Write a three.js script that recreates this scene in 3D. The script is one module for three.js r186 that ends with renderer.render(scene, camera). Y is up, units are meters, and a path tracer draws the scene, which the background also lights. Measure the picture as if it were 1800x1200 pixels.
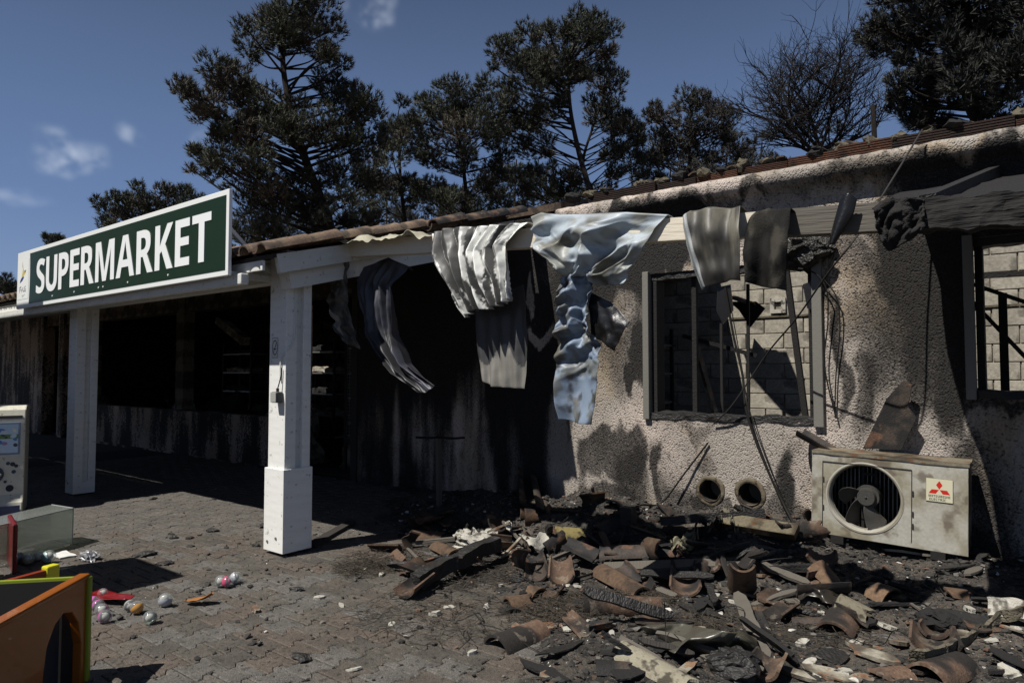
import * as THREE from 'three';
import { mergeGeometries, mergeVertices, toCreasedNormals } from 'three/addons/utils/BufferGeometryUtils.js';
import { RoundedBoxGeometry } from 'three/addons/geometries/RoundedBoxGeometry.js';
import { FontLoader } from 'three/addons/loaders/FontLoader.js';
import { TextGeometry } from 'three/addons/geometries/TextGeometry.js';

// ---------------------------------------------------------------- camera, sky, sun, exposure
const scene = new THREE.Scene();
const W = 1800, HT = 1200, F = 1200, EYE = 1.5, HOR = 652, VPX = -640;   // the lens, read from the photograph's vanishing lines
const camera = new THREE.PerspectiveCamera(2 * Math.atan(HT / 2 / F) * 180 / Math.PI, W / HT, 0.1, 900);
const PITCH = Math.atan((HOR - 600) / F), YAW = Math.PI / 2 - Math.atan((900 - VPX) / (F / Math.cos(PITCH)));
camera.position.set(0, EYE, 0);
camera.rotation.set(PITCH, YAW, 0, 'YXZ');
camera.updateMatrixWorld(true);
const renderer = new THREE.WebGLRenderer({ antialias: true });
renderer.setSize(1024, 682);
renderer.toneMapping = THREE.LinearToneMapping;
renderer.toneMappingExposure = 1.2;
renderer.shadowMap.enabled = true;

const SUN = new THREE.Vector3(-0.2, 1, 0.63).normalize();
const sun = new THREE.DirectionalLight(new THREE.Color(1.0, 0.96, 0.9), 5.0);
sun.position.copy(SUN).multiplyScalar(40); sun.target.position.set(-4, 0, -4);
sun.position.add(sun.target.position);
sun.castShadow = true; sun.shadow.mapSize.set(4096, 4096);
Object.assign(sun.shadow.camera, { left: -22, right: 22, top: 22, bottom: -22, near: 1, far: 120 });
scene.add(sun, sun.target);

// ---------------------------------------------------------------- helpers
let seed = 7;
function rnd() { seed = (seed + 0x6D2B79F5) | 0; let t = Math.imul(seed ^ (seed >>> 15), 1 | seed); t = (t + Math.imul(t ^ (t >>> 7), 61 | t)) ^ t; return ((t ^ (t >>> 14)) >>> 0) / 4294967296; }
const rr = (a, b) => a + (b - a) * rnd(), pick = a => a[Math.floor(rnd() * a.length)];
const V = (x, y, z) => new THREE.Vector3(x, y, z), clamp = (x, a = 0, b = 1) => Math.min(b, Math.max(a, x));
const sm = (a, b, x) => { const t = clamp((x - a) / (b - a)); return t * t * (3 - 2 * t); };
const lerp = (a, b, t) => a + (b - a) * t;
function hash(x, y, s = 0) { let h = Math.imul(x, 374761393) + Math.imul(y, 668265263) + Math.imul(s, 1442695041); h = Math.imul(h ^ (h >>> 13), 1274126177); return ((h ^ (h >>> 16)) >>> 0) / 4294967296; }
function vnoise(x, y, per = 0, s = 0) {
  const xi = Math.floor(x), yi = Math.floor(y), fx = x - xi, fy = y - yi, u = fx * fx * (3 - 2 * fx), v = fy * fy * (3 - 2 * fy);
  const w = per ? (a, b) => hash(((a % per) + per) % per, ((b % per) + per) % per, s) : (a, b) => hash(a, b, s);
  return lerp(lerp(w(xi, yi), w(xi + 1, yi), u), lerp(w(xi, yi + 1), w(xi + 1, yi + 1), u), v);
}
function fbm(x, y, oct = 4, per = 0, s = 0) { let a = 0.5, t = 0, n = 0; for (let i = 0; i < oct; i++) { t += a * vnoise(x, y, per, s + i); n += a; a *= 0.5; x *= 2; y *= 2; per *= 2; } return t / n; }

// a pixel of the photograph gives a direction; the plane it meets gives the place
const M = camera.matrixWorld, RX = V().setFromMatrixColumn(M, 0), UX = V().setFromMatrixColumn(M, 1), FX = V().setFromMatrixColumn(M, 2).negate();
const ray = (px, py) => FX.clone().multiplyScalar(F).addScaledVector(RX, px - 900).addScaledVector(UX, 600 - py).normalize();
const at = (px, py, t) => camera.position.clone().addScaledVector(ray(px, py), t);
const onY = (px, py, y = 0) => { const d = ray(px, py); return at(px, py, (y - EYE) / d.y); };
const onZ = (px, py, z) => { const d = ray(px, py); return at(px, py, z / d.z); };
const onX = (px, py, x) => { const d = ray(px, py); return at(px, py, x / d.x); };
const atDist = (px, py, D) => { const d = ray(px, py); return at(px, py, D / Math.hypot(d.x, d.z)); };
function rubbleH(x, z) {   // height of the ash and rubble bank over the paving
  const n = fbm(x * 2.1 + 9, z * 2.1, 4) - 0.5, n2 = fbm(x * 7 + 3, z * 7, 3) - 0.5;
  const wallBank = sm(-4.4, -5.7, z) * sm(-6.2, -4.0, x) * (0.13 + 0.2 * n + 0.1 * sm(-4.6, -3.2, x) * sm(-.6, -1.6, x));
  const edge = x - (-4.35 + 1.55 * (z + 4.3)), field = sm(-.35, .9, edge + 1.1 * n) * sm(-1.0, -1.9, z);
  return Math.max(-0.03, wallBank + field * (0.03 + 0.09 * n) + (field > 0 ? 0.045 * n2 * field : 0) - 0.012);
}
function onRubble(px, py, h = 0) { let y = h; let p; for (let i = 0; i < 5; i++) { p = onY(px, py, y); y = h + Math.max(0, rubbleH(p.x, p.z)); } p.y = y; return p; }
function project(p) { const v = p.clone().sub(camera.position), f = v.dot(FX); return [900 + F * v.dot(RX) / f, 600 - F * v.dot(UX) / f, f]; }

const taken = {};
function numbered(n) { const k = taken[n] = (taken[n] ?? -1) + 1; return k ? n + '_' + String(k).padStart(3, '0') : n; }
function tag(o, label, category, group) { o.userData.label = label; o.userData.category = category; if (group) o.userData.group = group; return o; }
function shadow(o) { o.traverse(m => { if (m.isMesh) { m.castShadow = true; m.receiveShadow = true; } }); return o; }
function thing(name, label, category, pos = [0, 0, 0], turn = 0, group) { const o = new THREE.Group(); o.name = numbered(name); scene.add(o); o.position.set(...pos); o.rotation.y = turn; return tag(o, label, category, group); }
function part(name, geo, mat, parent) { const g = Array.isArray(geo) ? (geo.length > 1 ? merge(geo) : geo[0]) : geo; const m = new THREE.Mesh(g, mat); m.name = name; m.castShadow = m.receiveShadow = true; parent.add(m); return m; }
function single(name, geo, mat, label, category, group) { const m = part(numbered(name), geo, mat, scene); return tag(m, label, category, group); }
function struct(name, geo, mat) { const m = part(numbered(name), geo, mat, scene); m.userData.kind = 'structure'; return m; }
function stuff(m) { m.userData.kind = 'stuff'; return m; }
function merge(list) {
  const hasC = list.some(g => g.attributes.color);
  return mergeGeometries(list.map(g => { let q = g.index ? g.toNonIndexed() : g; for (const k of Object.keys(q.attributes)) if (!['position', 'normal', 'uv', 'color'].includes(k)) q.deleteAttribute(k); if (hasC && !q.attributes.color) q.setAttribute('color', new THREE.BufferAttribute(new Float32Array(q.attributes.position.count * 3).fill(1), 3)); if (!q.attributes.uv) q.setAttribute('uv', new THREE.BufferAttribute(new Float32Array(q.attributes.position.count * 2), 2)); return q; }), false);
}
function boxUV(g) {   // uv in metres by the dominant axis
  const q = g.index ? g.toNonIndexed() : g; q.computeVertexNormals();
  const p = q.attributes.position, n = q.attributes.normal, uv = new Float32Array(p.count * 2);
  for (let i = 0; i < p.count; i++) { const ax = Math.abs(n.getX(i)), ay = Math.abs(n.getY(i)), az = Math.abs(n.getZ(i)); const a = ax >= ay && ax >= az ? [p.getZ(i), p.getY(i)] : ay >= az ? [p.getX(i), p.getZ(i)] : [p.getX(i), p.getY(i)]; uv[2 * i] = a[0]; uv[2 * i + 1] = a[1]; }
  q.setAttribute('uv', new THREE.BufferAttribute(uv, 2)); return q;
}
const box = (x0, x1, y0, y1, z0, z1, r = 0) => { const w = x1 - x0, h = y1 - y0, d = z1 - z0; const g = r ? new RoundedBoxGeometry(w, h, d, 1, r) : new THREE.BoxGeometry(w, h, d); g.translate((x0 + x1) / 2, (y0 + y1) / 2, (z0 + z1) / 2); return boxUV(g); };
function bar(a, b, w, h = w, roll = 0) { const L = a.distanceTo(b); const g = new THREE.BoxGeometry(w, h, L); boxUV(g); const q = boxUV(g); const m = new THREE.Matrix4().lookAt(b, a, Math.abs(b.clone().sub(a).normalize().y) > 0.98 ? V(1, 0, 0) : V(0, 1, 0)); q.rotateZ(roll); q.applyMatrix4(m); const c = a.clone().add(b).multiplyScalar(0.5); q.translate(c.x, c.y, c.z); return q; }
function tube(pts, r0, r1 = r0, seg = 24, rad = 6) {
  const c = new THREE.CatmullRomCurve3(pts), g = new THREE.TubeGeometry(c, seg, 1, rad, false), p = g.attributes.position;
  for (let i = 0; i <= seg; i++) { const o = c.getPointAt(i / seg), r = lerp(r0, r1, i / seg); for (let j = 0; j <= rad; j++) { const k = i * (rad + 1) + j; p.setXYZ(k, o.x + (p.getX(k) - o.x) * r, o.y + (p.getY(k) - o.y) * r, o.z + (p.getZ(k) - o.z) * r); } }
  g.computeVertexNormals(); return g;
}
function rough(g, amp, freq, s = 0) { g = mergeVertices(g.index ? g : g, 1e-4); const p = g.attributes.position; for (let i = 0; i < p.count; i++) { const x = p.getX(i) * freq, y = p.getY(i) * freq, z = p.getZ(i) * freq; p.setXYZ(i, p.getX(i) + amp * (fbm(y + 5.1, z + s, 3) - 0.5) * 2, p.getY(i) + amp * (fbm(x + 1.7, z + s + 9, 3) - 0.5) * 2, p.getZ(i) + amp * (fbm(x + 3.3, y + s + 4, 3) - 0.5) * 2); } g.computeVertexNormals(); return g; }
function polyline(pts, t) { if (pts.length === 1) return pts[0]; let L = [0]; for (let i = 1; i < pts.length; i++) L.push(L[i - 1] + Math.hypot(pts[i][0] - pts[i - 1][0], pts[i][1] - pts[i - 1][1])); const s = t * L[L.length - 1]; let i = 1; while (i < pts.length - 1 && L[i] < s) i++; const k = (s - L[i - 1]) / (L[i] - L[i - 1] || 1); return [lerp(pts[i - 1][0], pts[i][0], k), lerp(pts[i - 1][1], pts[i][1], k)]; }

// ---------------------------------------------------------------- sky: clear blue air with a few torn wisps
{
  const w = 2048, h = 1024, d = new Float32Array(w * h * 4), lin = c => new THREE.Color(c);
  const c0 = lin('#8397b4'), c1 = lin('#60789f'), c2 = lin('#3e4d69'), c3 = lin('#293449'), below = lin('#2c2f33');
  const wisps = [[95, 275, 2.6, 1.7, .34], [70, 285, 1.8, 1.1, .25], [115, 290, 1.3, 1.3, .3], [228, 232, 1.3, .8, .3], [340, 240, .9, 1.1, .28], [645, 25, 2.1, 1.4, .4], [675, 8, 1.0, .8, .25], [25, 346, 3, .8, .22]].map(([x, y, a, b, s]) => [ray(x, y), a, b, s]);
  seed = 41; for (let i = 0; i < 46; i++) { const az = rr(0, 6.28), el = rr(0.15, 0.8), q = V(Math.cos(az) * Math.cos(el), Math.sin(el), Math.sin(az) * Math.cos(el)); if (q.dot(FX) < 0.6) wisps.push([q, rr(1, 3), rr(.7, 1.8), rr(.2, .4)]); }
  const col = new THREE.Color();
  for (let j = 0; j < h; j++) {
    const el = ((j + .5) / h - .5) * Math.PI, e = el * 180 / Math.PI;
    if (e < 0) col.copy(below); else if (e < 12) col.lerpColors(c0, c1, e / 12); else if (e < 32) col.lerpColors(c1, c2, (e - 12) / 20); else col.lerpColors(c2, c3, clamp((e - 32) / 45));
    for (let i = 0; i < w; i++) { const k = (j * w + i) * 4; d[k] = col.r; d[k + 1] = col.g; d[k + 2] = col.b; d[k + 3] = 1; }
  }
  for (const [q, a, b, s] of wisps) {
    const el = Math.asin(q.y), az = Math.atan2(q.z, q.x), ext = 2.2, R = a * ext, R2 = b * ext, ppd = w / 360, ce = Math.cos(el);
    const ci = (az / (2 * Math.PI) + .5) * w, cj = (el / Math.PI + .5) * h;
    for (let j = Math.floor(cj - R2 * ppd); j < cj + R2 * ppd; j++) for (let i = Math.floor(ci - R * ppd / ce); i < ci + R * ppd / ce; i++) {
      if (j < 0 || j >= h) continue; const dx = (i - ci) * ce / ppd / a, dy = (j - cj) / ppd / b;
      const wx = dx + 1.1 * (fbm(i * .06, j * .06, 4, 0, 3) - .5) * 2, wy = dy + 1.1 * (fbm(i * .06 + 50, j * .06, 4, 0, 8) - .5) * 2;
      const m = s * sm(1, .1, Math.hypot(wx, wy)) * sm(.28, .75, fbm(i * .13, j * .16, 5, 0, 12)); if (m <= 0) continue;
      const k = (j * w + ((i % w) + w) % w) * 4; d[k] = lerp(d[k], .62, m); d[k + 1] = lerp(d[k + 1], .68, m); d[k + 2] = lerp(d[k + 2], .78, m);
    }
  }
  const sky = new THREE.DataTexture(d, w, h, THREE.RGBAFormat, THREE.FloatType);
  sky.mapping = THREE.EquirectangularReflectionMapping; sky.magFilter = sky.minFilter = THREE.LinearFilter; sky.needsUpdate = true;
  scene.background = sky; scene.environment = sky;
}

// ---------------------------------------------------------------- textures (what surfaces are made of)
function tex(n, f, srgb = true, rep = 1, m = n) {   // f(u, v) -> [r, g, b] or a number, 0..1
  const d = new Uint8Array(n * m * 4);
  for (let j = 0; j < m; j++) for (let i = 0; i < n; i++) { const c = f(i / n, j / m, i, j), k = (j * n + i) * 4; if (c.length) { d[k] = c[0] * 255; d[k + 1] = c[1] * 255; d[k + 2] = c[2] * 255; } else d[k] = d[k + 1] = d[k + 2] = clamp(c) * 255; d[k + 3] = 255; }
  const t = new THREE.DataTexture(d, n, m); t.wrapS = t.wrapT = THREE.RepeatWrapping; t.magFilter = THREE.LinearFilter; t.minFilter = THREE.LinearMipmapLinearFilter; t.generateMipmaps = true; if (srgb) t.colorSpace = THREE.SRGBColorSpace; t.repeat.set(1 / rep, 1 / rep); t.needsUpdate = true; return t;
}
const hex = h => { const c = parseInt(h.slice(1), 16); return [(c >> 16) / 255, ((c >> 8) & 255) / 255, (c & 255) / 255]; };
const mixc = (a, b, t) => { t = clamp(t); return [lerp(a[0], b[0], t), lerp(a[1], b[1], t), lerp(a[2], b[2], t)]; };
const grains = (() => { const N = 512, d = new Float32Array(N * N); for (let j = 0; j < N; j++) for (let i = 0; i < N; i++) { const n = 46, x = i / N * n, y = j / N * n; let best = 9; for (let a = -1; a < 2; a++) for (let b = -1; b < 2; b++) { const cx = Math.floor(x) + a, cy = Math.floor(y) + b, wx = ((cx % n) + n) % n, wy = ((cy % n) + n) % n; const q = Math.hypot(cx + hash(wx, wy, 1) - x, cy + hash(wx, wy, 2) - y) / (.55 + .75 * hash(wx, wy, 3)); if (q < best) best = q; } d[j * N + i] = clamp(.78 * Math.sqrt(clamp(1 - best * best)) + .22 * fbm(i / N * 90, j / N * 90, 3, 90, 5)); } return d; })();
const stuccoH = (u, v) => grains[((Math.floor(v * 512) % 512 + 512) % 512) * 512 + ((Math.floor(u * 512) % 512 + 512) % 512)];
const T = {
  stucco: tex(512, stuccoH, false, 0.6),
  grit: tex(512, (u, v) => 0.6 * vnoise(u * 190, v * 190, 190, 2) + 0.4 * fbm(u * 32, v * 32, 4, 32, 4), false, 0.6),
  wood: tex(512, (u, v) => clamp(0.5 + 0.9 * (fbm(u * 6, v * 90, 4, 6, 3) - .5) + 0.4 * (fbm(u * 3, v * 14, 3, 3, 9) - .5)), false, 0.7),
  char: tex(512, (u, v) => { let best = 9, sec = 9; const n = 14, x = u * n + 1.3 * (fbm(u * 14, v * 14, 3, 14, 77) - .5), y = v * n * 2 + 1.6 * (fbm(u * 14, v * 14, 3, 14, 87) - .5); for (let a = -1; a < 2; a++) for (let b = -1; b < 2; b++) { const cx = Math.floor(x) + a, cy = Math.floor(y) + b, wx = ((cx % n) + n) % n, wy = ((cy % (2 * n)) + 2 * n) % (2 * n); const d = Math.hypot(cx + hash(wx, wy, 1) - x, cy + hash(wx, wy, 2) - y); if (d < best) { sec = best; best = d; } else if (d < sec) sec = d; } return clamp((sec - best) * 2.2) * 0.4 + 0.6 * fbm(u * 30, v * 60, 4, 30, 7); }, false, 0.5),
  clay: tex(512, (u, v) => { const s = fbm(u * 5, v * 5, 5, 5, 2), g = fbm(u * 60, v * 60, 3, 60, 6), k = sm(.5, .64, fbm(u * 7, v * 7, 5, 7, 13)); let c = mixc(hex('#6f5a4a'), hex('#87735f'), s * 1.6 - .3); c = mixc(c, hex('#443a32'), k * .7); return c.map(q => clamp(q * (0.8 + 0.4 * g))); }, true, 0.8),
  burntclay: tex(512, (u, v) => { const s = fbm(u * 4, v * 4, 5, 4, 21), g = fbm(u * 70, v * 70, 3, 70, 6); let c = mixc(hex('#5a4739'), hex('#1f1b18'), sm(.36, .6, s)); c = mixc(c, hex('#7d7466'), sm(.62, .7, fbm(u * 11, v * 11, 4, 11, 31)) * .5); return c.map(q => clamp(q * (0.75 + 0.5 * g))); }, true, 0.7),
  soottile: tex(512, (u, v) => { const s = fbm(u * 5, v * 5, 5, 5, 41), g = fbm(u * 70, v * 70, 3, 70, 6); let c = mixc(hex('#3c332c'), hex('#191817'), sm(.35, .6, s)); c = mixc(c, hex('#6a4a36'), sm(.6, .7, fbm(u * 6, v * 6, 4, 6, 51)) * .7); return c.map(q => clamp(q * (0.75 + 0.5 * g))); }, true, 0.7),
  plaster: tex(256, (u, v) => { const g = fbm(u * 20, v * 20, 4, 20, 3), s = sm(.55, .72, fbm(u * 6, v * 6, 4, 6, 9)); return mixc(mixc(hex('#b9b4a6'), hex('#d0cdc2'), g), hex('#4a453d'), s * .8).map(q => q * .86); }, true, 0.35),
  paint: tex(512, (u, v) => { const g = fbm(u * 8, v * 40, 4, 8, 3), s = sm(.74, .8, fbm(u * 30, v * 30, 4, 30, 9)); return mixc(mixc(hex('#d6d6d0'), hex('#e6e6e2'), g), hex('#8c8a84'), s * .5); }, true, 1.0),
  block: tex(512, (u, v) => { const g = fbm(u * 60, v * 60, 4, 60, 3), s = fbm(u * 5, v * 5, 5, 5, 9), k = sm(.56, .68, fbm(u * 6, v * 6, 5, 6, 19)); return mixc(mixc(hex('#b2ab9c'), hex('#8e887b'), s), hex('#3a3630'), k * .4).map(q => q * (.85 + .3 * g)); }, true, 1.3),
  scorch: tex(512, (u, v) => { const s = fbm(u * 5, v * 5, 5, 5, 61), g = fbm(u * 80, v * 80, 3, 80, 2); let c = mixc(hex('#8f8a7c'), hex('#4c443a'), sm(.42, .66, s)); c = mixc(c, hex('#7a4d30'), sm(.6, .68, fbm(u * 12, v * 12, 4, 12, 71)) * .55); return c.map(q => clamp(q * (.85 + .3 * g))); }, true, 0.9),
};
const MAT = (o) => new THREE.MeshStandardMaterial({ roughness: 0.9, side: THREE.DoubleSide, ...o });
const PHY = (o) => new THREE.MeshPhysicalMaterial({ roughness: 0.4, side: THREE.DoubleSide, ...o });
const m = {
  white: MAT({ map: T.paint, bumpMap: T.grit, bumpScale: 0.0006, roughness: 0.55 }),
  greyPaint: MAT({ color: '#f0f0ee', map: T.paint, bumpMap: T.grit, bumpScale: 0.0006, roughness: 0.6 }),
  clay: [1, 0.86, 0.72].map(k => MAT({ map: T.clay, color: new THREE.Color(k, k, k), bumpMap: T.grit, bumpScale: 0.002 })),
  burnt: [1, 0.8, 1.15].map(k => MAT({ map: T.burntclay, color: new THREE.Color(k, k, k), bumpMap: T.grit, bumpScale: 0.003 })),
  sooty: [1, 0.75].map(k => MAT({ map: T.soottile, color: new THREE.Color(k, k, k), bumpMap: T.grit, bumpScale: 0.003, roughness: .75 })),
  char: MAT({ color: '#1d1b19', bumpMap: T.char, bumpScale: 0.006, roughness: 0.62 }),
  charDull: MAT({ color: '#171615', bumpMap: T.char, bumpScale: 0.006, roughness: 0.9 }),
  wood: MAT({ color: '#cfc6b4', bumpMap: T.wood, bumpScale: 0.003, roughness: 0.75 }),
  woodGrey: MAT({ color: '#57524a', bumpMap: T.wood, bumpScale: 0.004, roughness: 0.8 }),
  woodSoot: MAT({ color: '#2b2723', bumpMap: T.wood, bumpScale: 0.004, roughness: 0.8 }),
  plaster: MAT({ map: T.plaster, bumpMap: T.grit, bumpScale: 0.004 }),
  scorch: MAT({ map: T.scorch, bumpMap: T.grit, bumpScale: 0.002, roughness: .7 }),
  block: [1, .88, .76].map(k => MAT({ map: T.block, color: new THREE.Color(k, k, k), bumpMap: T.grit, bumpScale: 0.004 })),
  mortar: MAT({ color: '#8b8475', bumpMap: T.grit, bumpScale: 0.005 }),
  mortarLump: MAT({ map: T.plaster, color: '#8d8676', bumpMap: T.grit, bumpScale: 0.01 }),
  dark: MAT({ color: '#12110f', bumpMap: T.grit, bumpScale: 0.004 }),
  sootWall: MAT({ map: T.scorch, color: '#b9b2a6', bumpMap: T.stucco, bumpScale: 0.006 }),
  metal: MAT({ color: '#8b8b88', metalness: 0.7, roughness: 0.45 }),
  metalDark: MAT({ color: '#2c2b2a', metalness: 0.5, roughness: 0.6, bumpMap: T.grit, bumpScale: 0.002 }),
  frame: MAT({ color: '#6f6d66', metalness: 0.1, roughness: 0.6, bumpMap: T.grit, bumpScale: .002 }),
  cable: MAT({ color: '#15130f', roughness: 0.7 }),
  ash: MAT({ color: '#8f8a80', bumpMap: T.grit, bumpScale: 0.004 }),
};
// ---------------------------------------------------------------- ground
const WZ = -6.15;                                   // face of the rendered wall
{
  const g = new THREE.PlaneGeometry(700, 700, 1, 1); g.rotateX(-Math.PI / 2); g.translate(0, -0.06, 0); boxUV(g);
  struct('ground', boxUV(g), MAT({ color: '#4a443b', bumpMap: T.grit, bumpScale: 0.01, roughness: 1 }));
}
{ // paving of interlocking double-T pavers, the largest ones in view each a mesh of its own
  seed = 101;
  const a = 0.2, b = 0.172, e = 0.021, gap = 0.0024;
  const outline = (k) => { const h = b / 2 - k, w1 = a / 2 + e - k, w0 = a / 2 - e - k, q = b / 4; return [[-w1, -h], [w1, -h], [w1, -q - .012], [w0, -q + .012], [w0, q - .012], [w1, q + .012], [w1, h], [-w1, h], [-w1, q + .012], [-w0, q - .012], [-w0, -q + .012], [-w1, -q - .012]]; };
  function paverGeo(v) {
    const o = outline(gap), t = outline(gap + 0.006), P = [], N = o.length;
    const dip = v * 0.0;
    const tri = THREE.ShapeUtils.triangulateShape(t.map(p => new THREE.Vector2(...p)), []);
    for (const [i, j, k] of tri) P.push(t[i][0], dip, t[i][1], t[k][0], dip, t[k][1], t[j][0], dip, t[j][1]);
    const ring = (A, ya, B, yb) => { for (let i = 0; i < N; i++) { const j = (i + 1) % N; P.push(A[i][0], ya, A[i][1], A[j][0], ya, A[j][1], B[j][0], yb, B[j][1], A[i][0], ya, A[i][1], B[j][0], yb, B[j][1], B[i][0], yb, B[i][1]); } };
    ring(t, 0, o, -0.005); ring(o, -0.005, o, -0.05);
    const g = new THREE.BufferGeometry(); g.setAttribute('position', new THREE.Float32BufferAttribute(P, 3)); return boxUV(g);
  }
  const G = paverGeo(0), list = [];
  for (let i = -62; i < 12; i++) for (let j = -42; j < 2; j++) {
    const x = i * a, z = j * b + (i & 1 ? b / 2 : 0); if (z < -6.05) continue;
    const [px, py, f] = project(V(x, 0, z)); if (f < 0.8 || px < -120 || px > 1920 || py > 1290) continue;
    if (rubbleH(x, z) > 0.05) continue;
    list.push([x, z, 1 / (f * f * f)]);
  }
  const vis = (p) => { const [px, py] = project(V(p[0], 0, p[1])); return px > 0 && px < 1800 && py < 1200 && rubbleH(p[0], p[1]) < 0.012 && !(px < 160 && py > 1000) ? 1 : 0; };
  list.sort((p, q) => q[2] * (vis(q) + .01) - p[2] * (vis(p) + .01));
  const pmap = tex(512, (u, v) => { const s = vnoise(u * 200, v * 200, 200, 3), f2 = fbm(u * 10, v * 10, 5, 10, 4), g = vnoise(u * 256, v * 256, 256, 8); let c = mixc(hex('#484642'), hex('#64605b'), f2 * 1.4 - .2); c = mixc(c, hex('#26231f'), sm(.62, .8, fbm(u * 40, v * 40, 3, 40, 14)) * .6); return mixc(c, hex('#a39c90'), sm(.86, .96, s) * .7).map(q => q * (.75 + .5 * g)); }, true, 0.9);
  const mats = ['#ffffff', '#e6dcd2', '#f2e2d6', '#d8d4cc', '#efe9e0'].map(c => MAT({ map: pmap, color: c, bumpMap: T.grit, bumpScale: 0.006, roughness: 0.82 }));
  const pave = new THREE.Group(); pave.name = 'pavement'; pave.userData.kind = 'structure'; scene.add(pave);
  const V5 = [0, .17, .39, .61, .83].map(s => { const g = G.clone(), uv = g.attributes.uv; for (let i = 0; i < uv.count; i++) uv.setXY(i, uv.getX(i) + s * 3.1, uv.getY(i) + s * 1.7); return g; });
  const rest = [];
  list.forEach(([x, z], i) => {
    const y = rr(-0.004, 0.003), rx = rr(-.007, .007), rz = rr(-.007, .007);
    if (i < 300) { const p = part(i ? 'paver_' + String(i).padStart(3, '0') : 'paver', pick(V5), pick(mats), pave); p.position.set(x, y, z); p.rotation.set(rx, rnd() < .5 ? Math.PI : 0, rz); }
    else { const g = pick(V5).clone(); g.rotateX(rx); g.rotateZ(rz); g.translate(x, y, z); const t = rr(.82, 1.02), c = new Float32Array(g.attributes.position.count * 3); for (let k = 0; k < c.length; k += 3) { c[k] = t; c[k + 1] = t * .965; c[k + 2] = t * .93; } g.setAttribute('color', new THREE.BufferAttribute(c, 3)); rest.push(g); }
  });
  stuff(part('distant_pavers', rest, MAT({ map: pmap, vertexColors: true, bumpMap: T.grit, bumpScale: 0.006, roughness: 0.82 }), pave));
  const jg = box(-14, 3, -0.058, -0.017, -6.1, 0.6); part('joint_sand', jg, MAT({ color: '#1d1b18', bumpMap: T.grit, bumpScale: .006 }), pave);
}
const ashMap = tex(1024, (u, v) => { const a = fbm(u * 24, v * 24, 5, 24, 3), w = vnoise(u * 300, v * 300, 300, 8), w2 = fbm(u * 110, v * 110, 2, 110, 18), b = fbm(u * 9, v * 9, 4, 9, 28); let c = mixc(hex('#2b2926'), hex('#4b4742'), a * 1.6 - .3); c = mixc(c, hex('#151413'), sm(.5, .68, w2)); c = mixc(c, hex('#605b54'), sm(.52, .7, b) * .6); c = mixc(c, hex('#6b5443'), sm(.73, .8, fbm(u * 90, v * 90, 2, 90, 38)) * .6); return mixc(c, hex('#b5afa3'), sm(.9, .97, w) * .8); }, true, 1.6);
{ // bank of ash, soil and crumbled mortar over the paving
  const x0 = -7.4, x1 = 1.6, z0 = -6.14, z1 = -1.0, nx = 260, nz = 150, P = [], I = [], C = [];
  for (let j = 0; j <= nz; j++) for (let i = 0; i <= nx; i++) { const x = lerp(x0, x1, i / nx), z = lerp(z0, z1, j / nz); const y = rubbleH(x, z) + (fbm(x * 22, z * 22, 3) - .5) * .018; P.push(x, y, z); const t = fbm(x * 3, z * 3, 4), s = .5 + t * .9; C.push(s, s * .96, s * .9); }
  for (let j = 0; j < nz; j++) for (let i = 0; i < nx; i++) { const k = j * (nx + 1) + i; const hi = Math.max(P[3 * k + 1], P[3 * (k + 1) + 1], P[3 * (k + nx + 1) + 1], P[3 * (k + nx + 2) + 1]); if (hi < -0.012) continue; I.push(k, k + nx + 1, k + 1, k + 1, k + nx + 1, k + nx + 2); }
  const g = new THREE.BufferGeometry(); g.setAttribute('position', new THREE.Float32BufferAttribute(P, 3)); g.setAttribute('color', new THREE.Float32BufferAttribute(C, 3)); g.setIndex(I); g.computeVertexNormals();
  const uv = []; for (let i = 0; i < P.length; i += 3) uv.push(P[i], P[i + 2]); g.setAttribute('uv', new THREE.Float32BufferAttribute(uv, 2));
  const o = stuff(part('ash_bank', g, MAT({ vertexColors: true, map: ashMap, bumpMap: T.grit, bumpScale: 0.014, roughness: .9 }), scene)); tag(o, 'bank of black ash and crumbled mortar along the burnt wall', 'ash');
}

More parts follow.
